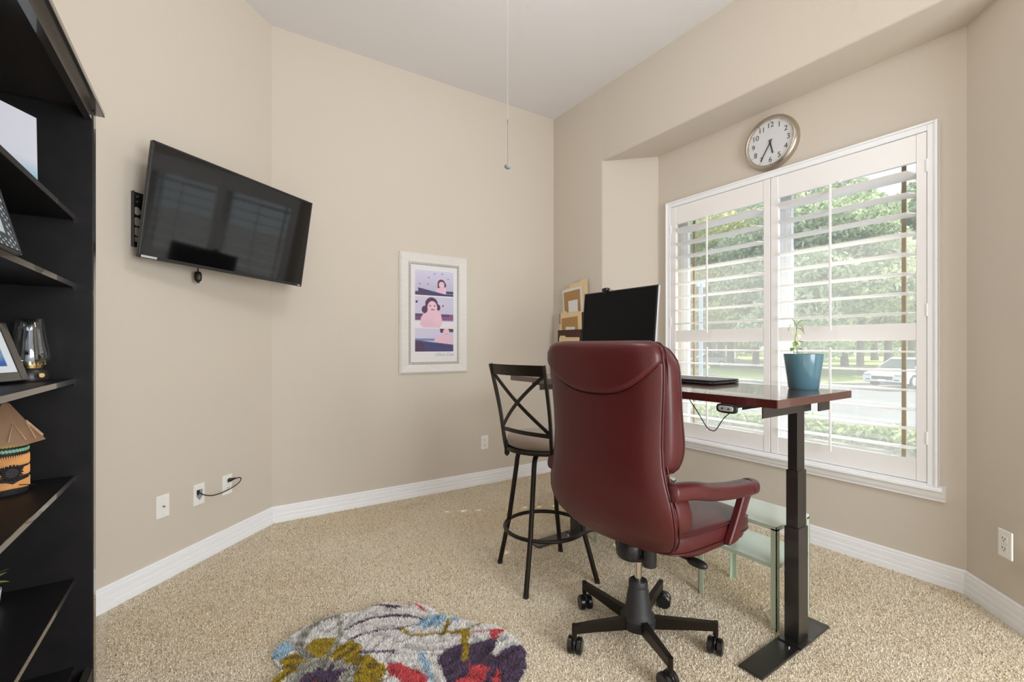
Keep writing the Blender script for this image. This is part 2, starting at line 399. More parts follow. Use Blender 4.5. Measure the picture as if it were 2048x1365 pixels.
# window casing, sill with moulded apron
CY0, CY1, CZ0, CZ1 = .772, 2.393, .487, 2.293; cw = .041
b = B(); fx = 2.985
def fr(bm, x0, x1, y0, y1, z0, z1, w, wb=None):
    wb = w if wb is None else wb
    boxb(bm, (x0, y0, z0), (x1, y0+w, z1)); boxb(bm, (x0, y1-w, z0), (x1, y1, z1))
    boxb(bm, (x0, y0+w, z1-w), (x1, y1-w, z1)); 
    if wb: boxb(bm, (x0, y0+w, z0), (x1, y1-w, z0+wb))
fr(b, fx, XB+.002, CY0, CY1, CZ0, CZ1, cw, .008)
fr(b, fx-.008, fx+.01, CY0, CY1, CZ0, CZ1, .012, 0)
st('trim_1', b, 'trim', bevel=.003)
sp = [(XB+.002, .489), (2.955, .489), (2.948, .482), (2.948, .472), (2.956, .466), (2.966, .462), (2.972, .450), (2.974, .440), (2.982, .437), (2.984, .430), (2.990, .424), (2.990, .416), (3.0, .412), (XB+.002, .412)]
b = B(); extr(b, [(x, 0, z) for x, z in sp], [(0, .748, 0), (0, 2.417, 0)]); st('trim_2', b, 'trim', smooth='auto')

# two window units in the opening
def window(n, y0, y1, bars):
    b = B(); fr(b, XB+.075, XB+.135, y0, y1, OZ0, OZ1, .028); w = st('window_%d' % n, b, 'vinyl')
    b = B(); fr(b, XB+.085, XB+.115, y0+.029, y1-.029, OZ0+.029, OZ1-.029, .024); st('sash', b, 'vinyl', w)
    b = B(); boxb(b, (XB+.098, y0+.05, OZ0+.05), (XB+.102, y1-.05, OZ1-.05)); st('pane', b, 'glass', w)
    for y in bars:
        b = B(); boxb(b, (XB+.084, y-.009, OZ0+.05), (XB+.096, y+.009, OZ1-.05)); o = st('muntin', b, 'brownbar', w); o['label'] = 'narrow brown upright bar against the glass'
    return w
window(1, 1.60, OY1, [2.224]); window(2, OY0, 1.565, [.940])
b = B(); boxb(b, (XB+.07, 1.562, OZ0), (XB+.14, 1.603, OZ1)); st('trim_3', b, 'vinyl')
b = B(); boxb(b, (XB, OY0-.001, OZ0-.002), (XB+.075, OY1+.001, OZ0+.006)); st('trim_4', b, 'trim')

# ================================================================== PLANTATION SHUTTERS
def louver_bm(y0, y1, w=.108, t=.011, tilt=0):
    bm = B(); pr = [];  n = 12
    for k in range(n):
        a = 2*PI*k/n; c, s = math.cos(a), math.sin(a)
        pr.append((w/2*math.copysign(abs(c)**.9, c), t/2*math.copysign(abs(s)**.8, s)))
    R = Matrix.Rotation(math.radians(tilt), 3, 'Y')
    P3 = [R @ Vector((p[0], 0, p[1])) for p in pr]
    e = .022
    P3e = [R @ Vector((p[0]*.5+.02, 0, p[1])) for p in pr]
    rings = [(y0, P3e), (y0+e, P3), (y1-e, P3), (y1, P3e)]
    rv = [[bm.verts.new((q.x, y, q.z)) for q in PP] for y, PP in rings]
    for A, Bq in zip(rv, rv[1:]):
        for k in range(n): bm.faces.new((A[k], A[(k+1) % n], Bq[(k+1) % n], Bq[k]))
    bm.faces.new(rv[0][::-1]); bm.faces.new(rv[-1]); return bm
def shutter(label, y0, y1, sl, sr, rod_y, hinge_y):
    """y0..y1 panel; sl stile width on high-Y side, sr on low-Y side"""
    t = thing('plantation_shutter', label, 'shutter', (3.0, (y0+y1)/2, .497), 0, 'plantation shutters on the window')
    cy = (y0+y1)/2; L = lambda y: y-cy; Z = lambda z: z-.497
    x0, x1 = -.010, .018
    b = B(); boxb(b, (x0, L(y0), 0), (x1, L(y0+sr), Z(2.250))); obj('stile', b, 'shutter', t, bevel=.002)
    b = B(); boxb(b, (x0, L(y1-sl), 0), (x1, L(y1), Z(2.250))); obj('stile', b, 'shutter', t, bevel=.002)
    a, c = L(y0+sr), L(y1-sl)
    for nm, z0, z1 in (('top_rail', 2.112, 2.250), ('middle_rail', 1.208, 1.296), ('bottom_rail', .497, .604)):
        b = B(); boxb(b, (x0+.003, a, Z(z0)), (x1-.003, c, Z(z1))); obj(nm, b, 'shutter', t, bevel=.002)
    up = [2.056-k*.1012 for k in range(8)]; lo = [1.149-k*.0984 for k in range(6)]
    meshes = {}
    for k, z in enumerate(up+lo):
        tl = 13 if k == 0 else (2.0 if k < 8 else 1.0)
        if tl not in meshes:
            o = obj('louver', louver_bm(a+.002, c-.002, tilt=tl), 'shutter', t, smooth='auto'); meshes[tl] = o.data
        else: o = link(bpy.data.objects.new('louver', meshes[tl])); o.parent = t
        o.location = (.004, 0, Z(z))
    for z0, z1 in ((1.270, 2.098), (.580, 1.172)):
        b = B(); boxb(b, (-.064, L(rod_y)-.0055, Z(z0)), (-.053, L(rod_y)+.0055, Z(z1))); obj('tilt_rod', b, 'shutter', t, bevel=.002)
    for z in (2.08, 1.36, .72):
        b = B(); cyl(b, (x0-.004, L(hinge_y), Z(z-.032)), (x0-.004, L(hinge_y), Z(z+.032)), .0045, 10); boxb(b, (x0-.002, L(hinge_y)-.010, Z(z-.03)), (x0+.002, L(hinge_y)+.010, Z(z+.03))); obj('hinge', b, 'trim', t)
    b = B(); cyl(b, (x0-.006, L(rod_y)-.03, Z(2.112)), (x0+.001, L(rod_y)-.03, Z(2.112)), .008, 10); obj('magnet_catch', b, 'shutter', t)
    return t
shutter('left white shutter panel, the one nearer the computer monitor', 1.588, 2.350, .044, .041, 2.005, 2.350)
shutter('right white shutter panel, the larger looking one behind the teal pot', .815, 1.584, .046, .041, 1.225, .813)

# ================================================================== WALL PLATES
def plate_frame(p, outward):
    n = Vector((*outward, 0)).normalized(); x = Vector((0, 0, 1)).cross(n)
    return math.atan2(x.y, x.x)
def duplex(t):
    for s in (-1, 1):
        b = B(); sup(b, (0, -.0065, s*.020), (.0165, .002, .0145), .3, .6, 20, 8); obj('socket', b, 'plate', t, smooth=True)
        b = B(); boxb(b, (-.0075, -.0095, s*.020+.000), (-.0055, -.007, s*.020+.008)); boxb(b, (.0055, -.0095, s*.020), (.0075, -.007, s*.020+.007)); cyl(b, (0, -.0095, s*.020-.007), (0, -.007, s*.020-.007), .0024, 8); obj('slots', b, 'slot', t)
def wall_plate(name, label, cat, p, outward, kind, w=.070, h=.115):
    t = thing(name, label, cat, (*p[:2], p[2]), plate_frame(p, outward))
    b = B(); boxb(b, (-w/2, -.006, -h/2), (w/2, .001, h/2)); obj('cover_plate', b, 'plate', t, bevel=.004)
    if kind == 'duplex':
        duplex(t); b = B(); cyl(b, (0, -.0075, 0), (0, -.005, 0), .0022, 10); obj('screw', b, 'silver', t)
    else:
        for s in (-1, 1):
            b = B(); cyl(b, (0, -.0072, s*.042), (0, -.005, s*.042), .002, 10); obj('screw', b, 'silver', t)
    if kind == 'coax':
        b = B(); cyl(b, (0, -.014, 0), (0, -.005, 0), .0048, 6); cyl(b, (0, -.016, 0), (0, -.005, 0), .0038, 12); obj('coax_socket', b, 'antique', t)
    if kind == 'bullnose':
        b = B(); v = [(-.018, 0, .026), (.018, 0, .026), (.018, 0, -.010), (0, 0, -.032), (-.018, 0, -.010)]
        extr(b, [Vector(q)+Vector((0, -.008, 0)) for q in v], [(0, 0, 0), (0, .003, 0)]); o = obj('cable_opening', b, 'greyknob', t)
        b = B(); extr(b, [(-.018, -.0085, .026), (.0, -.0085, .026), (-.006, -.0085, -.004), (-.018, -.0085, .002)], [(0, 0, 0), (0, .001, 0)]); obj('cable_hole', b, 'slot', t)
    return t
oT = (1, -1)
def onT(s, d=0): # point on the TV wall, s metres along from the corner, d off the wall
    k = 2**-.5; return (cT[0]-s*k+d*k, YB-s*k-d*k)
def sT(x): return (cT[0]-x)*2**.5
wall_plate('coaxial_wall_plate', 'white wall plate with small coaxial socket, nearest the bookcase', 'wall plate', (*onT(sT(-.212)), .372), oT, 'coax')
wall_plate('cable_wall_plate', 'white wall plate with a scooped opening that a brown cord enters', 'wall plate', (*onT(sT(-.064)), .367), oT, 'bullnose')
wall_plate('power_outlet', 'white power outlet with a brown plug in its upper socket', 'power outlet', (*onT(sT(.071)), .364), oT, 'duplex')
wall_plate('power_outlet', 'white power outlet on the wall left of the bar stool', 'power outlet', (1.953, YB, .354), (0, -1), 'duplex')
wall_plate('power_outlet', 'white power outlet at the far right beside the window', 'power outlet', (2.759, .498+.0, .358), (-1, 1), 'duplex')
# cord between the two plates
t = thing('looped_lead', 'short brown cord looping from the cable plate up to the outlet plug', 'cord', (*onT(sT(.0)), .30))
P0 = Vector(t.location)
cp = [(*onT(sT(-.068), .004), .388), (*onT(sT(-.058), .018), .365), (*onT(sT(-.02), .028), .342), (*onT(sT(.035), .032), .340), (*onT(sT(.085), .036), .352), (*onT(sT(.112), .040), .372), (*onT(sT(.110), .042), .392), (*onT(sT(.090), .036), .396)]
b = B(); tube(b, [p-P0 for p in bez(cp, 42)], .0028, 8); obj('cable', b, 'bronze', t, smooth=True)
b = B(); a = Vector((*onT(sT(.071), .008), .388))-P0; c = Vector((*onT(sT(.092), .036), .396))-P0; tube(b, [a, a.lerp(c, .35), a.lerp(c, .5), c], [.010, .011, .008, .004], 12); obj('plug', b, 'bronze', t, smooth='auto')

# ================================================================== WALL CLOCK
t = thing('wall_clock', 'round wall clock with white dial and brushed metal rim above window', 'clock', (XB, 1.585, 2.478), -PI/2)
# local: x right, y into wall, z up
Ry = Matrix.Rotation(PI/2, 3, 'X')
b = B(); lathe(b, [(.150, -.001), (.168, -.001), (.170, .012), (.168, .030), (.160, .040), (.150, .043), (.144, .040), (.142, .030), (.142, .026)], n=64, R=Ry); obj('rim', b, 'steel', t, smooth='auto')
b = B(); lathe(b, [(.001, .026), (.1425, .026), (.1425, .020), (.001, .020)], n=64, R=Ry); obj('dial', b, 'clockface', t)
RT = Matrix.Rotation(PI/2, 3, 'X')
for k in range(1, 13):
    a = math.radians(90-30*k)
    text_mesh('numeral', str(k), .046, 'ink', t, RT, (.110*math.cos(a), -.0268, .110*math.sin(a)), .0003)
    b = B(); box(b, (.136*math.cos(a), -.027, .136*math.sin(a)), (.007, .001, .0018), Matrix.Rotation(-a, 3, 'Y')); obj('hour_mark', b, 'ink', t)
def hand(nm, ang, L, back, w):
    a = math.radians(90-ang); b = B()
    mid = (L-back)/2; box(b, (mid*math.cos(a), -.031, mid*math.sin(a)), (L+back, .0015, w), Matrix.Rotation(-a, 3, 'Y')); obj(nm, b, 'ink', t)
hand('hour_hand', 167, .074, .018, .0085); hand('minute_hand', 210, .118, .022, .006)
b = B(); cyl(b, (0, -.034, 0), (0, -.028, 0), .006, 16); obj('hub', b, 'ink', t)
b = B(); lathe(b, [(.001, .0385), (.145, .0385), (.145, .0375), (.001, .0375)], n=48, R=Ry); obj('glass_cover', b, glassmat('clock_glass', (1, 1, 1), .03, .3), t)

# ================================================================== CEILING FAN (above the frame) AND ITS PULL CHAIN
t = thing('ceiling_fan', 'white ceiling fan with a light bowl above the room', 'fan', (1.0, 1.42, H))
b = B(); lathe(b, [(.001, 0), (.075, 0), (.07, -.04), (.02, -.055), (.014, -.06), (.014, -.16), (.02, -.165), (.001, -.165)], n=24); obj('canopy', b, 'trim', t, smooth='auto')
b = B(); lathe(b, [(.001, -.16), (.10, -.165), (.12, -.20), (.12, -.27), (.09, -.30), (.001, -.30)], n=32); obj('motor', b, 'trim', t, smooth='auto')
b = B(); lathe(b, [(.001, -.30), (.12, -.30), (.115, -.335), (.085, -.355), (.001, -.365)], n=32); obj('light_bowl', b, 'glow', t, smooth=True)
for k in range(5):
    a = math.radians(20+72*k); R = Matrix.Rotation(a, 3, 'Z') @ Matrix.Rotation(math.radians(12), 3, 'X')
    b = B(); sup(b, R @ Vector((.37, 0, 0))+Vector((0, 0, -.235)), (.24, .06, .005), .3, .45, 28, 6, R); obj('blade', b, 'fanwood', t, smooth='auto')
t = thing('pull_chain', 'long thin pull chain hanging from above with a grey round knob', 'pull chain', (.90, 1.42, 1.83))
b = B(); cyl(b, (0, 0, .172), (0, 0, 1.17), .0008, 6); obj('chain', b, 'silver', t, label='pale thin upper chain')
b = B(); cyl(b, (0, 0, .010), (0, 0, .172), .0009, 6); obj('cord', b, 'antique', t)
b = B(); cyl(b, (0, 0, .158), (0, 0, .172), .002, 8); obj('connector', b, 'antique', t)
b = B(); lathe(b, [(.001, -.007), (.008, -.006), (.0125, 0), (.0115, .006), (.006, .010), (.001, .011)], n=20); obj('knob', b, 'greyknob', t, smooth='auto')
# ================================================================== TELEVISION
W_, H_ = .92, .538
t = thing('television', 'black flat television tilted down on a wall bracket', 'television', (.124, 2.948, 1.840), 0)
t.rotation_euler = (Matrix.Rotation(math.radians(33.58), 3, 'Z') @ Matrix.Rotation(math.radians(8.47), 3, 'X') @ Matrix.Rotation(math.radians(1.87), 3, 'Y')).to_euler()
b = B(); boxb(b, (-W_/2, .0, -H_/2), (W_/2, .022, H_/2)); obj('case', b, 'plastic', t, bevel=.004)
b = B(); boxb(b, (-W_/2+.05, .02, -H_/2+.04), (W_/2-.05, .05, H_/2-.12)); obj('rear_housing', b, 'plastic', t, bevel=.015)
b = B(); bw = .010
boxb(b, (-W_/2, -.004, -H_/2), (-W_/2+bw, .001, H_/2)); boxb(b, (W_/2-bw, -.004, -H_/2), (W_/2, .001, H_/2)); boxb(b, (-W_/2, -.004, H_/2-bw), (W_/2, .001, H_/2)); boxb(b, (-W_/2, -.004, -H_/2), (W_/2, .001, -H_/2+.016))
obj('bezel', b, 'plastic', t, bevel=.0015)
b = B(); boxb(b, (-W_/2+bw, -.0015, -H_/2+.016), (W_/2-bw, .0005, H_/2-bw)); obj('screen', b, 'screen', t)
b = B(); boxb(b, (-W_/2+.008, -.0055, -H_/2+.003), (-W_/2+.075, -.004, -H_/2+.013)); obj('sticker', b, 'silver', t, label='small pale sticker')
b = B(); boxb(b, (W_/2-.032, -.0052, -H_/2+.005), (W_/2-.012, -.004, -H_/2+.011)); obj('badge', b, 'silver', t)
# bracket on the wall
t = thing('television_bracket', 'black steel articulated bracket on the wall left of the television', 'bracket', (*onT(sT(-.302), 0), 1.779), math.radians(45))
# local x along wall to the right, y into wall
def slotted_plate(bm, w, h, d0, d1, holes):
    zs = sorted(set([-h/2, h/2] + [q for c, r in holes for q in (c-r, c+r)]))
    # build as frame strips around half-round openings
    outer = []
    boxb(bm, (-w/2, d0, -h/2), (-w/2+.008, d1, h/2)); boxb(bm, (w/2-.010, d0, -h/2), (w/2, d1, h/2))
    z = -h/2
    for c, r in sorted(holes):
        boxb(bm, (-w/2+.008, d0, z), (w/2-.010, d1, c-r)); z = c+r
        for s in (-1, 1):
            q = [(-w/2+.008, d0, c+s*r), (w/2-.010, d0, c+s*r)] + [((w-.018)/2*math.cos(a)-.001, d0, c+s*r*math.sin(a)) for a in [PI*k/8 for k in range(0, 9)]]
            extr(bm, q, [(0, 0, 0), (0, d1-d0, 0)])
    boxb(bm, (-w/2+.008, d0, z), (w/2-.010, d1, h/2))
b = B(); slotted_plate(b, .056, .262, -.004, 0, [(.042, .020), (-.008, .022), (-.056, .022), (-.094, .012)]); boxb(b, (-.028, -.018, -.131), (-.025, 0, .131)); boxb(b, (.025, -.018, -.131), (.028, 0, .125)); obj('wall_rail', b, 'black', t)
b = B(); cyl(b, (.022, -.03, .02), (.022, -.03, .085), .014, 16); boxb(b, (.010, -.05, .028), (.075, -.016, .068)); obj('upper_arm', b, 'black', t, bevel=.003)
b = B(); cyl(b, (.012, -.03, -.11), (.012, -.03, -.035), .016, 16); boxb(b, (.0, -.05, -.095), (.06, -.016, -.05)); obj('lower_arm', b, 'black', t, bevel=.003)
b = B(); bar(b, [(.06, -.034, .048), (.22, -.055, .045), (.42, -.10, .040)], .03, .03); obj('arm', b, 'black', t)
for z in (.112, .088, -.118):
    b = B(); cyl(b, (0, -.007, z), (0, -.003, z), .006, 6); obj('bolt', b, 'chrome', t)
t = thing('hanging_plug', 'small brown plug dangling on a cord under the television', 'plug', (-.065, 2.990, 1.556))
b = B(); sup(b, (0, 0, -.006), (.018, .012, .028), .7, .6, 18, 12); boxb(b, (-.007, -.005, -.041), (.007, .005, -.030)); obj('plug_body', b, 'bronze', t, smooth='auto')
b = B(); tube(b, bez([(0, 0, .018), (.0, .001, .04), (.0, .006, .09), (.0, .014, .15)], 12), .003, 8); obj('cable', b, 'bronze', t, smooth=True)

# ================================================================== FRAMED PHOTO STRIP
t = thing('picture_frame', 'tall distressed white frame holding three photos of a toddler', 'picture frame', (1.4905, YB, 1.434))
def ring(bm, w0, h0, w1, h1, y0, y1):
    """frame moulding between outer w0,h0 (depth y0) and inner w1,h1 (depth y1)"""
    o = [(-w0, -h0), (w0, -h0), (w0, h0), (-w0, h0)]; i = [(-w1, -h1), (w1, -h1), (w1, h1), (-w1, h1)]
    O = [bm.verts.new((x, y0, z)) for x, z in o]; I = [bm.verts.new((x, y1, z)) for x, z in i]
    Ob = [bm.verts.new((x, 0, z)) for x, z in o]; Ib = [bm.verts.new((x, 0, z)) for x, z in i]
    for k in range(4):
        l = (k+1) % 4
        for q in ((O[k], O[l], I[l], I[k]), (Ob[k], Ob[l], O[l], O[k]), (I[k], I[l], Ib[l], Ib[k]), (Ib[k], Ib[l], Ob[l], Ob[k])): bm.faces.new(q)
b = B(); ring(b, .291, .472, .277, .458, -.012, -.022); obj('outer_moulding', b, 'whitewood', t)
b = B(); ring(b, .279, .460, .216, .400, -.024, -.014); obj('frame_face', b, 'whitewood', t)
b = B(); ring(b, .217, .401, .199, .383, -.0145, -.012); obj('inner_lip', b, 'antique', t)
b = B()
def bead(x, z, w, h): box(b, (x, -.0165, z), (w, .007, h))
k = -.392
while k < .393: bead(-.209, k, .011, .0065); bead(.209, k, .011, .0065); k += .0135
k = -.200
while k < .201: bead(k, .392, .0065, .011); bead(k, -.392, .0065, .011); k += .0135
obj('beading', b, 'whitewood', t, kind='stuff')
b = B(); boxb(b, (-.200, -.009, -.384), (.200, -.003, .384)); obj('mat_board', b, 'paper', t)
sky_ = np.array(srgb(198, 194, 218)); tub = np.array(srgb(62, 62, 108)); skin = np.array(srgb(226, 188, 206)); hair = np.array(srgb(84, 44, 74)); white = np.array(srgb(226, 222, 232)); mauve = np.array(srgb(120, 80, 120))
def ell(x, y, cx, cy, rx, ry): return ((x-cx)/rx)**2+((y-cy)/ry)**2 < 1
def photo(z0, z1, fn):
    nx, nz = 110, int(110*(z1-z0)/.328); b = B(); cols = []; g = []
    for j in range(nz+1):
        row = []
        for i in range(nx+1):
            u, v = i/nx, j/nz; row.append(b.verts.new((-.164+.328*u, -.0098, z0+(z1-z0)*v))); cols.append((*fn(u, v), 1))
        g.append(row)
    for j in range(nz):
        for i in range(nx): b.faces.new((g[j][i], g[j][i+1], g[j+1][i+1], g[j+1][i]))
    o = obj('photo_print', b, 'print', t); colour_attr(o, cols)
def p1(u, v):
    c = sky_*(.82+.3*v)
    for sx, sy in ((.5, .88), (.35, .72), (.86, .7), (.12, .45), (.7, .9), (.33, .45)):
        if abs(u-sx) < .03 and abs(v-sy) < .03 and (abs(u-sx)*abs(v-sy) < .00022): c = np.array(srgb(130, 130, 180))
    if ell(u, v, .68, .22, .13, .22): c = skin
    if ell(u, v, .68, .50, .105, .17): c = hair
    if ell(u, v, .60, .38, .025, .07) or ell(u, v, .78, .45, .03, .08): c = hair
    if ell(u, v, .685, .46, .075, .13): c = skin
    if ell(u, v, .69, .41, .03, .02): c = white
    if v < .32-.24*min(1, u*1.3) and u > .08: c = tub
    if v < .14 and u < .35: c = np.array(srgb(84, 54, 92))
    if v < .20 and u > .8 and v > .1: c = tub
    return c
def p2(u, v):
    c = sky_*(.95+.1*v)
    if .24 < v < .44: c = mauve*(.8+.5*u)
    if .37 < v < .44 and u < .9: c = np.array(srgb(88, 58, 104))
    if v < .20: c = white
    if ell(u, v, .42, .22, .28, .32): c = skin
    if ell(u, v, .30, .12, .18, .12): c = skin*.95
    if ell(u, v, .58, .34, .10, .22): c = skin*1.03
    if ell(u, v, .42, .76, .165, .22): c = hair
    if ell(u, v, .24, .58, .075, .12) or ell(u, v, .60, .66, .05, .1): c = hair
    if ell(u, v, .44, .66, .125, .20): c = skin*1.04
    if ell(u, v, .385, .71, .022, .018) or ell(u, v, .50, .71, .022, .018): c = hair
    if ell(u, v, .45, .60, .052, .035): c = np.array(srgb(150, 60, 90))
    if ell(u, v, .45, .612, .042, .014): c = white
    if ell(u, v, .72, .72, .02, .03) or ell(u, v, .04, .82, .03, .04): c = hair
    return c
def p3(u, v):
    c = sky_*1.05
    if ell(u, v, .80, .40, .20, .32): c = skin
    if ell(u, v, .80, 1.0, .16, .22) and v > .82: c = hair
    if ell(u, v, .68, .93, .04, .12) or ell(u, v, .97, .95, .05, .1): c = hair
    if ell(u, v, .81, .84, .09, .17): c = skin*1.03
    if ell(u, v, .81, .77, .03, .015): c = np.array(srgb(150, 60, 90))
    if ell(u, v, .57, .58, .07, .15): c = skin
    if .47 < v < .56 and u < .5: c = np.array(srgb(120, 130, 180))
    if v < .50-.20*u: c = tub*(1+.8*max(0, math.sin(v*30+u*6))*.3)
    if ell(u, v, .1, .2, .14, .25): c = np.array(srgb(76, 46, 80))
    return c
photo(.146, .343, p1); photo(-.110, .136, p2); photo(-.300, -.117, p3)
M['pencil'] = mat('pencil_grey', srgb(172, 170, 176), .7)
text_mesh('caption', 'Olivia Cate', .036, 'pencil', t, RT, (.085, -.0098, -.325), .0002, shear=.35)

# ================================================================== BOOKCASE
t = thing('bookcase', 'tall black bookcase with open shelves at the left edge', 'bookcase', (-.50, 1.518, 0))
Xf, Xbk = -.326+.50, -.668+.50; y0, y1 = 1.0-1.518, 2.036-1.518; th = .036
b = B(); boxb(b, (Xbk, y1-th, 0), (Xf, y1, 1.941)); obj('side_panel', b, 'blackwood', t, bevel=.0015)
b = B(); boxb(b, (Xbk, y0, 0), (Xf, y0+th, 1.941)); obj('side_panel', b, 'blackwood', t, bevel=.0015)
for yy in (y0+th/2, y1-th/2):
    b = B(); boxb(b, (Xf-.0005, yy-th/2+.001, 0), (Xf+.002, yy+th/2-.001, 1.941)); obj('edge_band', b, 'edgewood', t)
b = B(); boxb(b, (Xbk-.006, y0, .02), (Xbk, y1, 1.941)); obj('back_panel', b, 'blackwood', t)
for z in (.155, .437, .765, 1.075, 1.380, 1.596):
    b = B(); boxb(b, (Xbk, y0+th, z-.015), (Xf-.044, y1-th, z)); s = obj('shelf', b, 'blackwood', t)
    b = B(); boxb(b, (Xf-.044, y0+th, z-.015), (Xf-.042, y1-th, z)); obj('edge_band', b, 'edgewood', s)
    b = B(); cyl(b, (Xf-.045, y1-th, z-.018), (Xf-.045, y1-th-.008, z-.018), .003, 8); obj('shelf_pin', b, 'chrome', t)
b = B(); boxb(b, (Xf-.02, y0+th, 1.910), (Xf-.001, y1-th, 1.944)); obj('top_rail', b, 'edgewood', t)
b = B(); boxb(b, (Xbk, y0-.012, 1.944), (Xf+.023, y1+.009, 1.960)); obj('top_board', b, 'edgewood', t, bevel=.0015)
b = B(); boxb(b, (Xf-.02, y0+th, 0), (Xf-.003, y1-th, .14)); obj('plinth', b, 'edgewood', t)
b = B(); boxb(b, (Xf-.006, y0+th, .080), (Xf+.0, y1-th, .1375)); obj('bottom_rail', b, 'blackwood', t)

# things on the shelves
def frame_stand(label, c, ang, lean, w, h, fw, mats, fn, cat='picture frame', name='picture_frame', depth=.015):
    """c: bottom right corner world; ang: direction of the bottom edge from right to left corner"""
    t = thing(name, label, cat, c)
    t.rotation_euler = (Matrix.Rotation(ang, 3, 'Z') @ Matrix.Rotation(lean, 3, 'X')).to_euler()
    # local: x from right corner towards left corner, y towards the viewer, z up
    b = B()
    if fw:
        boxb(b, (0, 0, 0), (fw, depth, h)); boxb(b, (w-fw, 0, 0), (w, depth, h)); boxb(b, (fw, 0, 0), (w-fw, depth, fw)); boxb(b, (fw, 0, h-fw), (w-fw, depth, h)); obj('frame', b, mats, t, bevel=.002)
    n = 50; b = B(); cols = []; g = []
    for j in range(n+1):
        row = []
        for i in range(n+1):
            u, v = i/n, j/n; row.append(b.verts.new((fw*.9+(w-1.8*fw)*u, depth-.003, fw*.9+(h-1.8*fw)*v))); cols.append((*fn(u, v), 1))
        g.append(row)
    for j in range(n):
        for i in range(n): b.faces.new((g[j][i], g[j][i+1], g[j+1][i+1], g[j+1][i]))
    o = obj('picture', b, 'print', t); colour_attr(o, cols)
    b = B(); boxb(b, (fw*.5, .001, fw*.5), (w-fw*.5, depth-.005, h-fw*.5)); obj('backing', b, 'plastic', t)
    return t
def f_glass(u, v):
    a = np.array(srgb(196, 200, 214)); c = np.array(srgb(60, 160, 190)); k = max(0, min(1, (.40-v)*2.6))
    return a*(1-k)+c*k
frame_stand('pale blue and white frameless print on the topmost shelf', (-.406, 1.751, 1.5965), math.atan2(-.864, -.506), .02, .24, .198, .0, 'plastic', f_glass, 'print', 'photo_print_panel')
def f_chalk(u, v):
    if .22 < u < .9 and .2 < v < .85: return np.array(srgb(190, 198, 206))
    r = math.sin(v*61)*math.sin(u*47+v*9)
    if (u < .15 or v < .13) and r > .55: return np.array(srgb(205, 212, 216))
    return np.array(srgb(58, 70, 78))
frame_stand('slate grey picture frame with white lettering, second shelf down', (-.372, 1.472, 1.380), math.atan2(-1, -.03), math.radians(14), .22, .165, .008, 'plastic', f_chalk)
def f_blue(u, v):
    if u < .17 or u > .83 or v < .17 or v > .83: return np.array(srgb(222, 230, 238))
    w = .5+.5*math.sin(9*u+14*v+3*math.sin(8*u)); return np.array(srgb(40, 90, 170))*w+np.array(srgb(120, 170, 215))*(1-w)*.8
frame_stand('black picture frame with white mat and blue picture beside the lantern', (-.447, 1.845, 1.079), math.atan2(-.973, -.337), math.radians(19), .21, .17, .026, 'edgewood', f_blue)
# lantern
t = thing('lantern', 'black lantern lamp with ribbed glass chimney and brass collar', 'lamp', (-.456, 1.932, 1.075))
b = B(); lathe(b, [(.001, 0), (.041, 0), (.042, .004), (.0405, .026), (.036, .034), (.027, .040), (.001, .041)], n=40); obj('base', b, 'plastic', t, smooth='auto')
b = B(); lathe(b, [(.026, .038), (.028, .039), (.030, .052), (.0285, .052), (.0265, .041)], n=40)
for k in range(24):
    a = 2*PI*k/24; box(b, (.0325*math.cos(a), .0325*math.sin(a), .054), (.002, .004, .010), Matrix.Rotation(a, 3, 'Z'))
obj('brass_collar', b, 'brass', t, smooth='auto')
b = B(); n = 72; rows = []
cp = [(.031, .050), (.040, .058), (.0435, .068), (.042, .085), (.037, .115), (.032, .150), (.0285, .185)]
for r, z in cp + [(r-.0018, z) for r, z in cp[::-1]]:
    rows.append([b.verts.new(((r+(.0009 if k % 2 else -.0009))*math.cos(2*PI*k/n), (r+(.0009 if k % 2 else -.0009))*math.sin(2*PI*k/n), z)) for k in range(n)])
for A, Bq in zip(rows, rows[1:]):
    for k in range(n): b.faces.new((A[k], A[(k+1) % n], Bq[(k+1) % n], Bq[k]))
obj('glass_chimney', b, glassmat('smoked_glass', (.92, .94, .96), .12, .9), t, smooth=True)
b = B(); lathe(b, [(.001, .040), (.013, .040), (.0095, .078), (.001, .078)], n=24); obj('burner', b, 'wick', t, smooth='auto')
b = B(); dx = Vector((.456, -1.932, 0)).normalized(); sx = Vector((.84, -.54, 0)); q = (dx*.030+sx*.026); c1_ = Vector((q.x, q.y, .019)); dq = Vector((q.x, q.y, 0)).normalized(); cyl(b, c1_, c1_+dq*.014, .0022, 10); cyl(b, c1_+dq*.012, c1_+dq*.020, .0065, 18); obj('knob', b, 'brass', t, smooth='auto')
# bird house
t = thing('birdhouse', 'small woven birdhouse with orange reed walls and tan cone roof', 'birdhouse', (-.492, 1.870, .765))
b = B(); lathe(b, [(.001, 0), (.046, 0), (.048, .006), (.047, .062), (.046, .112), (.044, .145), (.001, .146)], n=40); obj('body', b, 'darkreed', t, smooth='auto')
fwd = Vector((.492, -1.870, 0)).normalized(); az = math.atan2(fwd.y, fwd.x); hz = .062; ha = az-.38*0+.30
b = B()
for i in range(46):
    a = az-1.9+3.8*i/45
    for (za, zb) in ((.012, .045), (.05, .075), (.08, .108)):
        dz = (za+zb)/2-hz; da = (a-ha)*.047
        if math.hypot(da, dz) < .021: continue
        c_ = Vector((.0485*math.cos(a), .0485*math.sin(a), (za+zb)/2)); tl = math.atan2(da, dz+1e-6)*.35
        R = Matrix.Rotation(a, 3, 'Z') @ Matrix.Rotation(-tl, 3, 'X'); sup(b, c_, (.0022, .0024, (zb-za)/2+.002), .8, .9, 6, 5, R)
obj('orange_reeds', b, 'orange', t, kind='stuff')
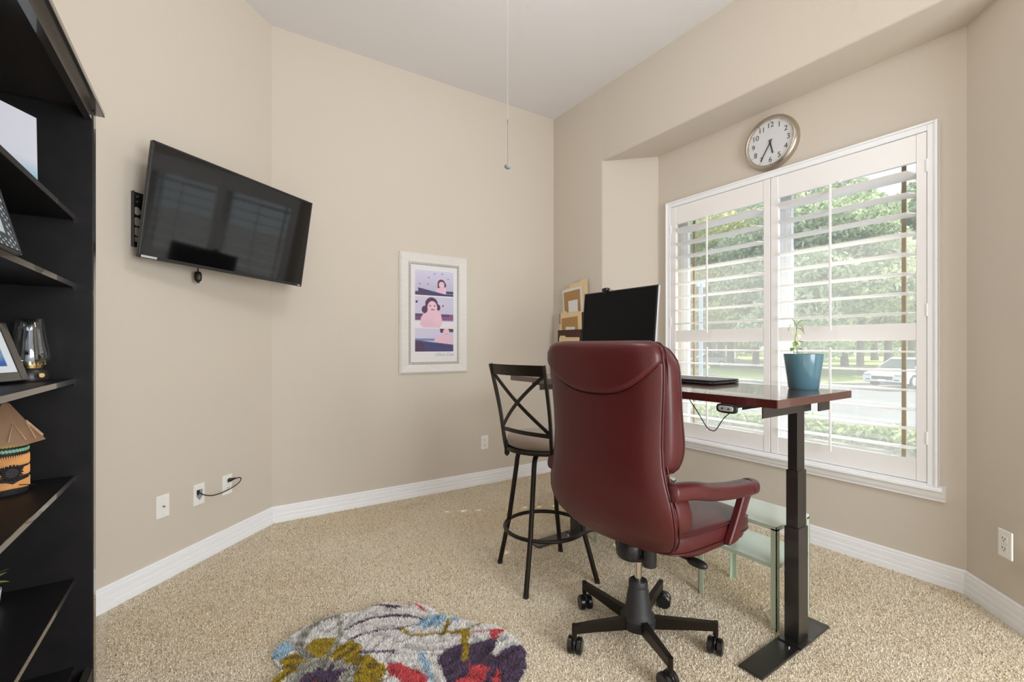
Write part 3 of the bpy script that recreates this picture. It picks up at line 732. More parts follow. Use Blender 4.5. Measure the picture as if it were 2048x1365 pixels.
for nm, m_, z_ in (('mint_beads', 'mint', .122), ('yellow_beads', 'yellowb', .137)):
    b = B()
    for i in range(26):
        a = az-1.9+3.8*i/25; sup(b, (.0475*math.cos(a), .0475*math.sin(a), z_), (.0025, .004, .0055), .8, .9, 6, 5, Matrix.Rotation(a, 3, 'Z') @ Matrix.Rotation(.5, 3, 'X'))
    obj(nm, b, m_, t, kind='stuff')
b = B(); Rh = Matrix.Rotation(ha, 3, 'Z')
for k in range(18):
    a = 2*PI*k/18; p = Vector((.049, .018*math.cos(a), hz+.018*math.sin(a))); sup(b, Rh @ p, (.003, .0028, .0055), .8, .9, 6, 5, Rh @ Matrix.Rotation(-(a-PI/2), 3, 'X').inverted())
obj('entrance_ring', b, 'darkreed', t, kind='stuff')
b = B(); cyl(b, Rh @ Vector((.044, 0, hz)), Rh @ Vector((.0495, 0, hz)), .0145, 24); obj('entrance', b, 'slot', t)
b = B(); cyl(b, Rh @ Vector((.045, .012, .026)), Rh @ Vector((.085, .035, .026)), .0012, 6); o = obj('perch', b, 'darkreed', t)
b = B(); lathe(b, [(.001, .142), (.082, .140), (.081, .143), (.045, .195), (.010, .252), (.001, .258)], n=6, R=Matrix.Rotation(az+.52, 3, 'Z')); obj('roof', b, 'tanleather', t)
b = B()
def roofp(a, s): r = .003+.079*s; return Vector((r*math.cos(a), r*math.sin(a), .258-.114*s+.0035))
for k in range(8):
    a0 = az+.1+k*PI/4; tube(b, [roofp(a0, .95), roofp(a0+.25, .55), roofp(a0+.45, .95)], .0012, 5)
obj('gold_cord', b, 'gold', t)
# pot plant + box low down
t = thing('potted_plant', 'small green plant in a white pot low on the bookcase', 'potted plant', (-.532, 1.905, .437)); t.scale = (.85, .85, .85)
b = B(); lathe(b, [(.001, 0), (.024, 0), (.030, .055), (.028, .055), (.025, .045), (.001, .045)], n=24); obj('pot', b, 'plate', t, smooth='auto')
def leaf(bm, base, tip, w, bend=.2, n=6):
    base, tip = Vector(base), Vector(tip); d = tip-base; side = d.cross(Vector((0, 0, 1))).normalized(); up = side.cross(d).normalized(); L = []
    for i in range(n+1):
        s = i/n; c = base+d*s+up*(math.sin(PI*s)*bend*d.length); ww = w*math.sin(PI*min(1, s*.93+.04))**.8
        L.append((bm.verts.new(c-side*ww/2+up*ww*.15), bm.verts.new(c), bm.verts.new(c+side*ww/2+up*ww*.15)))
    for A, Bq in zip(L, L[1:]):
        bm.faces.new((A[0], A[1], Bq[1], Bq[0])); bm.faces.new((A[1], A[2], Bq[2], Bq[1]))
b = B()
for k in range(9):
    a = k*.78; leaf(b, (0, 0, .05), (.048*math.cos(a), .048*math.sin(a), .075+.022*(k % 3)), .022, .25)
obj('leaves', b, 'leaf', t, smooth=True)
t = thing('storage_box', 'dark grey box standing behind the small plant low on the bookcase', 'box', (-.598, 1.90, .437))
b = B(); boxb(b, (-.045, -.09, 0), (.045, .09, .125)); obj('box_body', b, 'edgewood', t, bevel=.003)
b = B(); boxb(b, (-.047, -.092, .100), (.047, .092, .128)); obj('lid', b, 'edgewood', t, bevel=.003)
# ================================================================== STANDING DESK
DR = math.radians(1.5)
desk = thing('standing_desk', 'height adjustable desk with mahogany top and black two stage legs', 'desk', (1.838, 1.594, 0), DR)
t = desk
def dl(x, y, z=0):  # world -> desk local
    v = Matrix.Rotation(-DR, 3, 'Z') @ Vector((x-1.838, y-1.594, 0)); return Vector((v.x, v.y, z))
def dw(x, y, z=0):
    v = Matrix.Rotation(DR, 3, 'Z') @ Vector((x, y, 0)); return Vector((v.x+1.838, v.y+1.594, z))
b = B(); boxb(b, (-.296, -.780, .971), (.296, .780, 1.0)); obj('tabletop', b, 'desktop', t, bevel=.0012)
b = B(); boxb(b, (-.2975, -.779, .9715), (-.296, .779, .9995)); boxb(b, (.296, -.779, .9715), (.2975, .779, .9995)); boxb(b, (-.296, -.7815, .9715), (.296, -.780, .9995)); boxb(b, (-.296, .780, .9715), (.296, .7815, .9995)); obj('edge_band', b, 'deskedge', t)
for c in (dl(1.961, .938), dl(1.930, 2.222)):
    x, y = c.x, c.y; sgn = 1 if y > 0 else -1
    f0 = -.348+.078 if sgn < 0 else x-.335
    b = B(); q = [(x-.345, y-.044), (x+.195, y-.044), (x+.195, y+.044), (x-.345, y+.044)]; prism(b, q, .004, .013)
    obj('foot', b, 'black', t, bevel=.002)
    for fx_ in (x-.32, x+.17):
        b = B(); cyl(b, (fx_, y-.02, -.004), (fx_, y-.02, .005), .012, 12); obj('levelling_pad', b, 'rubber', t)
    for nm, hx, hy, z0, z1 in (('lower_column', .039, .0275, .012, .461), ('middle_column', .034, .0230, .455, .686), ('upper_column', .0295, .0185, .680, .945)):
        b = B(); boxb(b, (x-hx, y-hy, z0), (x+hx, y+hy, z1)); obj(nm, b, 'black', t, bevel=.002)
    b = B(); boxb(b, (x-.07, y-.05, .012), (x+.05, y+.035, .018)); obj('column_flange', b, 'black', t)
    b = B(); cyl(b, (x-.09, y-.012, .012), (x-.09, y-.012, .018), .006, 6); obj('bolt', b, 'chrome', t)
    # side bracket carrying the top
    b = B(); boxb(b, (x-.33, y-.038, .922), (x+.04, y-.034, .971)); boxb(b, (x-.33, y-.038, .967), (x+.16, y+.038, .971)); boxb(b, (x-.33, y+.034, .945), (x+.16, y+.038, .971)); boxb(b, (x+.038, y-.066, .922), (x+.135, y-.062, .971)); boxb(b, (x+.038, y-.066, .967), (x+.135, y-.03, .971)); obj('side_bracket', b, 'black', t)
b = B(); boxb(b, (.06, -.62, .935), (.13, .60, .968)); obj('cross_beam', b, 'black', t, bevel=.002)
# handset
b = B(); sup(b, (-.292, -.603, .953), (.009, .041, .0175), .6, .8, 32, 12); boxb(b, (-.285, -.63, .955), (-.20, -.575, .971)); h_ = obj('control_handset', b, 'plastic', t, smooth='auto')
b = B(); sup(b, (-.3005, -.603, .953), (.002, .029, .0098), .4, .8, 24, 6); obj('button_plate', b, 'silver', h_, smooth=True)
for s in (-1, 1):
    b = B(); z = .953; v = [(-.3035, -.603+s*.012-.005, z+s*.003), (-.3035, -.603+s*.012+.005, z+s*.003), (-.3035, -.603+s*.012, z-s*.004)]; extr(b, v, [(0, 0, 0), (.001, 0, 0)]); obj('arrow_mark', b, 'ink', h_)
b = B(); tube(b, bez([(-.270, -.430, .972), (-.272, -.470, .925), (-.274, -.510, .872), (-.276, -.530, .862), (-.277, -.550, .866), (-.278, -.580, .910), (-.284, -.612, .940)], 40), .0018, 6); obj('cable', b, 'plastic', t, smooth=True)

# ================================================================== ITEMS ON THE DESK
t = thing('laptop', 'closed black laptop lying on the desk in front of window', 'laptop', dw(.180, -.155, 1.0), DR)
b = B(); sup(b, (0, 0, .007), (.118, .168, .0065), .25, .12, 48, 8); obj('base', b, 'plastic', t, smooth='auto')
b = B(); sup(b, (0, 0, .0175), (.118, .168, .0045), .25, .12, 48, 8); obj('lid', b, 'plastic', t, smooth='auto')
b = B(); cyl(b, (.113, -.12, .013), (.113, .12, .013), .005, 10); obj('hinge', b, 'plastic', t)
t = thing('flower_pot', 'teal glazed flower pot with a pale green seedling on desk corner', 'flower pot', dw(.212, -.640, 1.0))
b = B(); lathe(b, [(.001, 0), (.052, 0), (.055, .004), (.0725, .143), (.0725, .146), (.0695, .146), (.066, .12), (.001, .12)], n=56); obj('pot', b, 'pot', t, smooth='auto')
b = B(); lathe(b, [(.001, .128), (.067, .124), (.067, .118), (.001, .118)], n=28); obj('soil', b, 'soil', t)
rgt = Vector((.84, -.543, 0)); fwdv = Vector((.543, .84, 0))
def pp(px, py, d=0): return rgt*((px-1615)*.00206) + fwdv*d + Vector((0, 0, .146+(709-py)*.00206))
stem = [pp(1604, 715), pp(1602, 700), pp(1598, 680), pp(1601, 665), pp(1601, 652), pp(1597, 645), pp(1593, 638)]
b = B(); tube(b, bez(stem, 30), [.0022]*31 if False else .0018, 8); tube(b, bez([pp(1596, 715), pp(1595, 702), pp(1594, 690)], 10), .0015, 6); obj('stem', b, 'leaf', t, smooth=True)
for (x0, y0_, x1, y1_, w, m_, d) in [(1602, 650, 1620, 641, .020, 'leaf', -.01), (1598, 648, 1588, 657, .014, 'leaf', .01), (1590, 654, 1585, 663, .012, 'paleleaf', .0), (1601, 656, 1612, 671, .034, 'paleleaf', -.015), (1600, 658, 1596, 670, .016, 'paleleaf', .01), (1604, 652, 1619, 661, .009, 'paleleaf', .01), (1601, 668, 1604, 678, .020, 'paleleaf', -.01), (1598, 684, 1594, 694, .018, 'leaf', -.01), (1599, 686, 1611, 686, .022, 'leaf', -.015), (1600, 692, 1609, 688, .016, 'leaf', .01), (1597, 698, 1587, 704, .020, 'leaf', -.01), (1602, 700, 1611, 702, .018, 'leaf', -.01), (1598, 700, 1592, 698, .016, 'leaf', .015), (1598, 682, 1602, 692, .018, 'paleleaf', -.018)]:
    b = B(); leaf(b, pp(x0, y0_), pp(x1, y1_, d), w, .15); obj('leaf', b, m_, t, smooth=True)
# monitor
t = thing('monitor', 'black widescreen computer monitor with silver back standing on the desk', 'monitor', dw(.175, .360, 1.0), -PI/2+DR)
R = Matrix.Rotation(math.radians(-5.5), 3, 'X'); mo = Vector((0, 0, .342))   # local: x right (towards -Y world), y away, z up
def mb(bm, a, c): box(bm, mo + R @ Vector([(a[i]+c[i])/2 for i in range(3)]), [abs(c[i]-a[i]) for i in range(3)], R)
mw, mh = .285, .170
b = B(); mb(b, (-mw, .002, -mh), (mw, .018, mh)); mb(b, (-mw+.08, .018, -mh+.05), (mw-.08, .040, mh-.08)); obj('back_shell', b, 'silver', t, bevel=.003)
b = B(); mb(b, (-mw, -.004, -mh), (-mw+.007, .003, mh)); mb(b, (mw-.007, -.004, -mh), (mw, .003, mh)); mb(b, (-mw, -.004, mh-.007), (mw, .003, mh)); mb(b, (-mw, -.004, -mh), (mw, .003, -mh+.014)); obj('bezel', b, 'plastic', t)
b = B(); mb(b, (-mw+.006, -.001, -mh+.013), (mw-.006, .0025, mh-.006)); obj('screen', b, 'monscreen', t)
b = B(); mb(b, (mw-.022, -.0046, -mh+.004), (mw-.018, -.004, -mh+.010)); obj('power_light', b, 'silver', t)
b = B(); box(b, (0, .055, .16), (.06, .02, .32)); obj('stand', b, 'silver', t, bevel=.004)
b = B(); boxb(b, (-.11, -.05, 0), (.11, .12, .012)); obj('stand_base', b, 'silver', t, bevel=.004)
# webcam
wl = Vector((-.098, 0, 0)); top = mo + R @ Vector((-.098, .005, mh))
wcw = t.matrix_basis @ top
t2 = thing('webcam', 'small black webcam clipped on top edge of monitor', 'webcam', wcw, -PI/2+DR)
b = B(); sup(b, (0, -.012, .010), (.030, .011, .0125), .7, .7, 28, 12); obj('webcam_body', b, 'plastic', t2, smooth=True)
b = B(); cyl(b, (0, -.0255, .010), (0, -.018, .010), .006, 20); obj('lens', b, 'screen', t2)
b = B(); box(b, (.019, -.0215, .012), (.008, .003, .004)); obj('indicator', b, 'silver', t2)
b = B(); boxb(b, (-.015, -.012, -.0035), (.015, .03, .002)); boxb(b, (-.012, .024, -.03), (.012, .032, .0)); boxb(b, (-.008, -.014, -.010), (.008, -.010, .002)); obj('clip', b, 'plastic', t2)
b = B(); tube(b, bez([(.028, -.006, .010), (.040, .002, .004), (.045, .02, -.02), (.04, .03, -.1)], 14), .0015, 6); obj('cable', b, 'plastic', t2, smooth=True)

# ================================================================== FILE RACK WITH FOLDERS
t = thing('file_rack', 'dark brown hanging file rack on the wall behind the monitor', 'file rack', (XW, 3.13, .95), 0)
b = B(); boxb(b, (-.012, -.155, 0), (0, .165, .62)); obj('back_board', b, 'rack', t)
tiers = [(1.415, .052), (1.268, .072), (1.03, .092)]
for z, d in tiers:
    b = B(); boxb(b, (-d, -.158, z-.95), (-d+.006, .166, z+.052-.95)); boxb(b, (-d, -.158, z-.95-.14), (-.01, -.152, z+.052-.95)); boxb(b, (-d, .160, z-.95-.14), (-.01, .166, z+.052-.95)); boxb(b, (-d, -.158, z-.95-.145), (-.01, .166, z-.95-.139)); boxb(b, (-d, -.158, z-.95-.14), (-d+.006, .166, z-.95)) ; obj('pocket', b, 'rack', t)
def sheet(name, label, cat, yc, z0, w, h, roll, x, m_, th=.0015, tab=None, grp=None):
    t = thing(name, label, cat, (x, yc, z0), 0, grp); t.rotation_euler = (math.radians(roll), 0, 0)
    b = B(); pts = [(-w/2, 0), (w/2, 0), (w/2, h)]
    if tab: a, c = tab; pts += [(c, h), (c-.004, h+.013), (a+.004, h+.013), (a, h)]
    pts += [(-w/2, h)]
    extr(b, [(0, y, z) for y, z in pts], [(0, 0, 0), (-th, 0, 0)]); obj('sheet' if name != 'manila_folder' else 'front_leaf', b, m_, t)
    if name == 'manila_folder':
        b = B(); extr(b, [(0, -w/2, 0), (0, w/2, 0), (0, w/2, h-.012), (0, -w/2, h-.012)], [(-.004, 0, 0), (-.0052, 0, 0)]); obj('rear_leaf', b, m_, t)
    return t
# +roll leans the top towards -Y (right in view)
sheet('manila_folder', 'tall manila folder rising highest at the right of the top tier', 'folder', 3.060, 1.40, .235, .335, -3, XW-.020, 'manila', .0012, (-.115, -.03))
sheet('manila_folder', 'manila folder behind the white sheets in the top tier', 'folder', 3.11, 1.41, .235, .290, -3, XW-.027, 'manila', .0012, (-.06, .03))
sheet('paper_sheet', 'white sheet with a curled right edge leaning in the top tier', 'paper', 3.130, 1.42, .262, .268, -4, XW-.034, 'paper')
sheet('kraft_envelope', 'tan kraft envelope in the top tier behind a white card', 'envelope', 3.130, 1.44, .215, .225, -4, XW-.039, 'kraft')
sheet('white_card', 'white card in front of the upper kraft envelope', 'card', 3.115, 1.44, .125, .140, -3, XW-.044, 'paper')
sheet('manila_folder', 'manila folder standing in the middle tier with a left side tab', 'folder', 3.130, 1.20, .285, .275, -1, XW-.056, 'manila', .0012, (.05, .12))
sheet('kraft_envelope', 'tan kraft envelope in the middle tier behind a small card', 'envelope', 3.135, 1.21, .215, .220, -3, XW-.062, 'kraft')
sheet('white_card', 'white card in front of the lower kraft envelope', 'card', 3.132, 1.22, .125, .125, 1, XW-.066, 'paper')
sheet('paper_sheet', 'white sheet sticking out at the left of the middle tier', 'paper', 3.20, 1.21, .19, .165, 0, XW-.053, 'paper')
sheet('manila_folder', 'manila folder in the lowest tier seen just above the red chair', 'folder', 3.132, 1.00, .270, .255, 1, XW-.080, 'manila', .0012, (.05, .13))
M['yellowpaper'] = mat('yellow_paper', srgb(216, 210, 120), .8)
sheet('paper_sheet', 'yellow sheet edge poking out left of the lowest tier', 'paper', 3.175, 1.00, .22, .215, 0, XW-.074, 'yellowpaper')

# ================================================================== SAGE METAL SIDE TABLES
def side_table(label, x0, x1, y0, y1):
    t = thing('side_table', label, 'side table', ((x0+x1)/2, (y0+y1)/2, 0), 0, 'sage green metal side tables')
    hx, hy = (x1-x0)/2, (y1-y0)/2; HT = .433
    first = None
    for sx in (-1, 1):
        for sy in (-1, 1):
            b = B(); cx_, cy_ = sx*hx, sy*hy; w = .024; k = .003
            boxb(b, (cx_, cy_, 0), (cx_-sx*w, cy_-sy*k, HT-.012)); boxb(b, (cx_, cy_, 0), (cx_-sx*k, cy_-sy*w, HT-.012)); L = obj('leg', b, 'sage', t)
            b = B()
            for z in (HT-.024, .262): cyl(b, (cx_+sx*.003, cy_-sy*.012, z), (cx_, cy_-sy*.012, z), .0045, 8); cyl(b, (cx_-sx*.012, cy_+sy*.003, z), (cx_-sx*.012, cy_, z), .0045, 8)
            obj('rivet', b, 'sage', L)
    for nm, z in (('tabletop', HT), ('lower_shelf', .272)):
        b = B(); i = .004 if nm == 'lower_shelf' else 0
        boxb(b, (-hx+i, -hy+i, z-.018), (-hx+i+.003, hy-i, z-.002)); boxb(b, (hx-i-.003, -hy+i, z-.018), (hx-i, hy-i, z-.002)); boxb(b, (-hx+i, -hy+i, z-.018), (hx-i, -hy+i+.003, z-.002)); boxb(b, (-hx+i, hy-i-.003, z-.018), (hx-i, hy-i, z-.002))
        f = obj(nm+'_frame', b, 'sage', t)
        b = B(); boxb(b, (-hx+i+.001, -hy+i+.001, z-.006), (hx-i-.001, hy-i-.001, z)); obj('panel', b, 'sageglass', f, bevel=.001)
side_table('sage green two tier metal side table beside the right desk leg', 1.948, 2.225, 1.008, 1.372)
side_table('farther sage green side table, only a leg showing left of red chair', 1.918, 2.195, 1.690, 2.054)

# ================================================================== BAR STOOL
st0 = Vector((1.447, 1.926, 0))
t = thing('bar_stool', 'dark metal bar stool with crossed back and taupe seat behind chair', 'stool', st0)
SL = lambda x, y, z: Vector((x, y, z))-st0
feet = [(1.310, 2.144), (1.230, 1.781), (1.674, 2.076), (1.604, 1.702)]
for fx_, fy_ in feet:
    d = (Vector((fx_, fy_, 0))-st0); r = d.length; d.normalize()
    pth = [d*.085+V(0, 0, .638), d*.115+V(0, 0, .636), d*.140+V(0, 0, .622), d*.153+V(0, 0, .590), d*.160+V(0, 0, .54), d*.202+V(0, 0, .262), d*r+V(0, 0, .012)]
    b = B(); tube(b, bez(pth[:5], 16)+pth[5:], .0125, 12); L = obj('leg', b, 'bronze', t, smooth='auto')
    b = B(); cyl(b, d*(r-.001)+V(0, 0, .018), d*(r+.001), .014, 12); obj('foot_cap', b, 'plastic', L)
b = B(); tube(b, [V(.206*math.cos(2*PI*k/48), .206*math.sin(2*PI*k/48), .247) for k in range(48)], .010, 10, closed=True); obj('foot_ring', b, 'bronze', t, smooth=True)
b = B(); lathe(b, [(.001, .626), (.09, .626), (.10, .640), (.19, .650), (.203, .652), (.206, .664), (.200, .672), (.001, .672)], n=56); obj('seat_pan', b, 'bronze', t, smooth='auto')
b = B(); sup(b, (0, 0, .697), (.198, .198, .037), .62, 1.0, 56, 16); obj('seat', b, 'suede', t, smooth=True)
A1, A0 = SL(1.184, 2.031, 1.090), SL(1.262, 1.998, .640); C1, C0 = SL(1.250, 1.668, 1.090), SL(1.319, 1.691, .640)
def post(a0, a1): return [a0, a0.lerp(a1, .16)+(a1-a0).cross(V(0, 0, 1)).normalized()*0, a0.lerp(a1, .5)+V(.008, .002, 0), a1]
for a0, a1 in ((A0, A1), (C0, C1)):
    b = B(); tube(b, bez(post(a0, a1), 16), .0115, 4, ry=.0075, up=(0, 1, 0)); p_ = obj('back_post', b, 'bronze', t)
    b = B(); tube(b, [a0-V(0, 0, .012), a0+V(0, 0, .06)], .0135, 10); cyl(b, a0-V(0, 0, .02), a0-V(0, 0, .005), .007, 8); obj('post_sleeve', b, 'bronze', p_, smooth='auto')
nb = (C1-A1).cross(V(0, 0, 1)).normalized()
if nb.x > 0: nb = -nb       # pointing backwards (away from the seat)
def rail(zf0, zf1, bow, nm):
    b = B(); P_ = []
    n = 14; rows = []
    for i in range(n+1):
        s = i/n; col = []
        for zf in (zf0, zf1):
            a = A0.lerp(A1, zf); c = C0.lerp(C1, zf); p = a.lerp(c, s)+nb*bow*math.sin(PI*s)
            col += [b.verts.new(p+nb*.0025), b.verts.new(p-nb*.0025)]
        rows.append(col)
    for a, c in zip(rows, rows[1:]):
        for q in ((0, 1), (1, 3), (3, 2), (2, 0)): b.faces.new((a[q[0]], a[q[1]], c[q[1]], c[q[0]]))
    b.faces.new((rows[0][0], rows[0][2], rows[0][3], rows[0][1])); b.faces.new((rows[-1][0], rows[-1][1], rows[-1][3], rows[-1][2]))
    obj(nm, b, 'bronze', t)
rail(.885, 1.0, .030, 'top_rail'); rail(.250, .295, .022, 'lower_rail')
for s in (0, 1):
    b = B(); P_ = []
    for i in range(13):
        k = i/12; zf = .885-(.885-.295)*k; u = k if s == 0 else 1-k
        P_.append(A0.lerp(A1, zf).lerp(C0.lerp(C1, zf), .03+.94*u)+nb*(.026*math.sin(PI*u)+(.003 if s else -.003)))
    bar(b, P_, .017, .005, up=tuple(nb)); obj('cross_bar', b, 'bronze', t)

# ================================================================== EXECUTIVE CHAIR
TH = math.radians(8)
t = thing('office_chair', 'burgundy leather executive chair on five castors, seen from behind', 'office chair', (1.44, 1.29, 0), TH-PI/2)
# local: x right, y forward, z up
zs_ = [.424, .428, .440, .460, .486, .508, .535, .565, .600, .640, .68, .72, .77, .84, .92, 1.0, 1.06, 1.11, 1.15, 1.175, 1.188, 1.192]
hw_ = [.090, .150, .195, .226, .248, .262, .272, .278, .280, .276, .267, .256, .247, .243, .246, .252, .256, .258, .254, .242, .220, .195]
fy_ = [-.120, -.135, -.155, -.175, -.195, -.212, -.226, -.238, -.248, -.254, -.258, -.260, -.262, -.262, -.264, -.268, -.272, -.276, -.278, -.274, -.262, -.245]
def rear(u, z, off=0):
    a = interp(z, zs_, hw_); f = interp(z, zs_, fy_)
    return Vector((a*u-.003, f+.012*u*u+.026*abs(u)**7-off, z))
def fine(z0, z1, n): return [z0+(z1-z0)*i/n for i in range(n+1)]
ZR = sorted(set(zs_+fine(.5, 1.15, 26)))
b = B(); nu = 36; G = []
us = [-1+2*i/nu for i in range(nu+1)]; us = [math.sin(u*PI/2)*.6+u*.4 for u in us]
for z in ZR: G.append([b.verts.new(rear(u, z)) for u in us])
F_ = []
for z in ZR:
    row = []
    for u in us:
        p = rear(u, z); row.append(b.verts.new((p.x*.99, interp(z, zs_, fy_)+.066, z if z < 1.15 else z-.002)))
    F_.append(row)
for g in (G, F_):
    for r0, r1 in zip(g, g[1:]):
        for i in range(nu): b.faces.new((r0[i], r0[i+1], r1[i+1], r1[i]))
for i in range(nu):
    b.faces.new((G[0][i], G[0][i+1], F_[0][i+1], F_[0][i])); b.faces.new((G[-1][i], G[-1][i+1], F_[-1][i+1], F_[-1][i]))
for r0, r1, f0, f1 in zip(G, G[1:], F_, F_[1:]):
    b.faces.new((r0[0], r1[0], f1[0], f0[0])); b.faces.new((r0[-1], r1[-1], f1[-1], f0[-1]))
shell = obj('back_shell', b, 'leather', t, smooth=True, subsurf=1)
# head pillow wrapped over the top of the shell
def zlow(u): return 1.005+.125*abs(u)**2.6
b = B(); g = []; nu2, nv2 = 40, 18
for j in range(nv2+1):
    row = []
    for i in range(nu2+1):
        u = -1+2*i/nu2; v = j/nv2; z = zlow(u)+(1.192-zlow(u))*v
        e = min(1, v/.10)*min(1, (1-abs(u))/.05+.25); puff = .017*math.sqrt(max(0, min(1, e)))+.004
        row.append(b.verts.new(rear(u*1.012, z, puff)+V(0, 0, .006*v)))
    g.append(row)
for r0, r1 in zip(g, g[1:]):
    for i in range(nu2): b.faces.new((r0[i], r0[i+1], r1[i+1], r1[i]))
back = [[b.verts.new(rear((-1+2*i/nu2)*.98, zlow(-1+2*i/nu2)+(1.186-zlow(-1+2*i/nu2))*j/nv2, -.01)) for i in range(nu2+1)] for j in range(nv2+1)]
for r0, r1 in zip(back, back[1:]):
    for i in range(nu2): b.faces.new((r0[i], r0[i+1], r1[i+1], r1[i]))
for i in range(nu2): b.faces.new((g[0][i], g[0][i+1], back[0][i+1], back[0][i])); b.faces.new((g[-1][i], g[-1][i+1], back[-1][i+1], back[-1][i]))
for j in range(nv2): b.faces.new((g[j][0], g[j+1][0], back[j+1][0], back[j][0])); b.faces.new((g[j][-1], g[j+1][-1], back[j+1][-1], back[j][-1]))
obj('head_pillow', b, 'leather', t, smooth=True)
b = B(); tube(b, [rear(-1+2*i/40, zlow(-1+2*i/40)-.004, .003) for i in range(41)], .0032, 6); obj('pillow_seam', b, 'piping', shell, smooth=True)
# edge piping all round the shell
ol = [rear(1, z, -.004) for z in ZR] ; orr = [rear(-1, z, -.004) for z in ZR]
b = B(); tube(b, ol[::-1]+orr, .0042, 6); obj('piping', b, 'leather', shell, smooth=True)
b = B(); tube(b, [V(p.x, interp(p.z, zs_, fy_)+.066, p.z) for p in ol[::-1]]+[V(p.x, interp(p.z, zs_, fy_)+.066, p.z) for p in orr], .0036, 6); obj('piping', b, 'piping', shell, smooth=True)
# front cushions with side bolsters
def cushion(z0, z1, y_off, depth, wf, nm, e1=.35, grow=0.0):
    def wp(p): return p
    b = B(); n = 40; nu = 44; rings = []
    for j in range(n+1):
        q_ = math.sin(-PI/2+PI*j/n); zc = (z0+z1)/2+(z1-z0)/2*q_; k = max(0, 1-(abs(q_)**(1/e1))**2)**(.5*e1)
        a = interp(zc, zs_, hw_); a = max(a, .20) if zc > 1.15 else a
        a = (.262 if grow else a)*wf; a = min(a, interp(zc, [1.12, 1.196], [.264, .240])) if grow else a; f = interp(min(zc, 1.16), zs_, fy_)
        ring = []
        for i in range(nu):
            u = 2*PI*i/nu; cx = math.copysign(abs(math.cos(u))**.45, math.cos(u)); sy = math.copysign(abs(math.sin(u))**.55, math.sin(u))
            bol = .018*max(0, abs(cx)-.72)/.28 + (.03*math.exp(-((zc-.82)/.09)**2) if grow else 0)
            ring.append(b.verts.new((a*k*cx, f+y_off+depth/2+(depth/2+(bol if sy > 0 else 0))*k*sy, zc)))
        rings.append(ring)
    for A, Bq in zip(rings, rings[1:]):
        for k_ in range(nu): b.faces.new((A[k_], A[(k_+1) % nu], Bq[(k_+1) % nu], Bq[k_]))
    bmesh.ops.remove_doubles(b, verts=b.verts, dist=1e-5)
    return obj(nm, b, 'leather', t, smooth=True)
cushion(.715, 1.196, .040, .115, 1.02, 'upper_back_cushion', .34, 1)
cushion(.455, .745, .030, .150, 1.02, 'lower_back_cushion', .75)
lb = []
for z in fine(.475, .725, 18):
    q_ = (z-.60)/.145; k = max(0, 1-(abs(q_)**(1/.75))**2)**(.5*.75); a = interp(z, zs_, hw_)*1.02; u = math.radians(35); cx = math.cos(u)**.45; sy = math.sin(u)**.55; bol = .018*max(0, abs(cx)-.72)/.28
    lb.append(V(a*k*cx+.001, interp(z, zs_, fy_)+.030+.075+(.075+bol)*k*sy, z))
for s in (-1, 1):
    b = B(); tube(b, [V(p.x*s, p.y, p.z) for p in lb], .0035, 6); obj('bolster_piping', b, 'piping', t, smooth=True)
def bolster(z):
    zc, hz = (.715+1.196)/2, (1.196-.715)/2; sv = min(1, abs((z-zc)/hz))**(1/.34); k = (1-sv*sv)**(.5*.34); a = min(.262*1.02, interp(z, [1.12, 1.196], [.264, .240])); f = interp(min(z, 1.16), zs_, fy_)
    u = math.radians(18); cx = math.cos(u)**.45; sy = math.sin(u)**.55; bol = .018*max(0, abs(cx)-.72)/.28+.03*math.exp(-((z-.82)/.09)**2)
    return V(a*k*cx+.001, f+.04+.0575+(.0575+bol)*k*sy, z)
uc = [bolster(z) for z in fine(.735, 1.185, 24)]
for s in (-1, 1):
    b = B(); tube(b, [V(p.x*s, p.y, p.z) for p in uc], .0035, 6); obj('bolster_piping', b, 'piping', t, smooth=True)
# seat
def seatwarp(p): 
    x, y, z = p; return (x*(1-.07*max(0, -y)/.3), y, z + .012*math.cos(x/.26*PI/2)*(1 if z > 0 else 0) - (.016*max(0, (y-.16)/.14)**2) - .035*(y+.29)/.58)
b = B(); sup(b, (0, .172, .474), (.262, .318, .052), .42, .30, 60, 20, warp=seatwarp); seat = obj('seat_cushion', b, 'leather', t, smooth=True)
b = B(); sup(b, (0, .195, .430), (.250, .265, .020), .45, .28, 60, 12, warp=lambda p: (p[0], p[1], p[2]-.045*(p[1]+.255)/.51)); obj('seat_base', b, 'leather', t, smooth=True)
sp_ = []
for i in range(60):
    u = 2*PI*i/60; f_ = lambda w: math.copysign(abs(w)**.30, w); x, y = .262*f_(math.cos(u)), .318*f_(math.sin(u)); x *= (1-.07*max(0, -y)/.3)
    sp_.append((x, y))
b = B(); tube(b, [V(x*.992, .172+y*.992, .502-(.016*max(0, (y-.16)/.14)**2)-.035*(y+.29)/.58) for x, y in sp_], .0035, 6, closed=True); obj('piping', b, 'piping', seat, smooth=True)
b = B(); tube(b, [V(x*.995, .172+y*.995, .444-.035*(y+.29)/.58) for x, y in sp_], .0035, 6, closed=True); obj('piping', b, 'piping', seat, smooth=True)
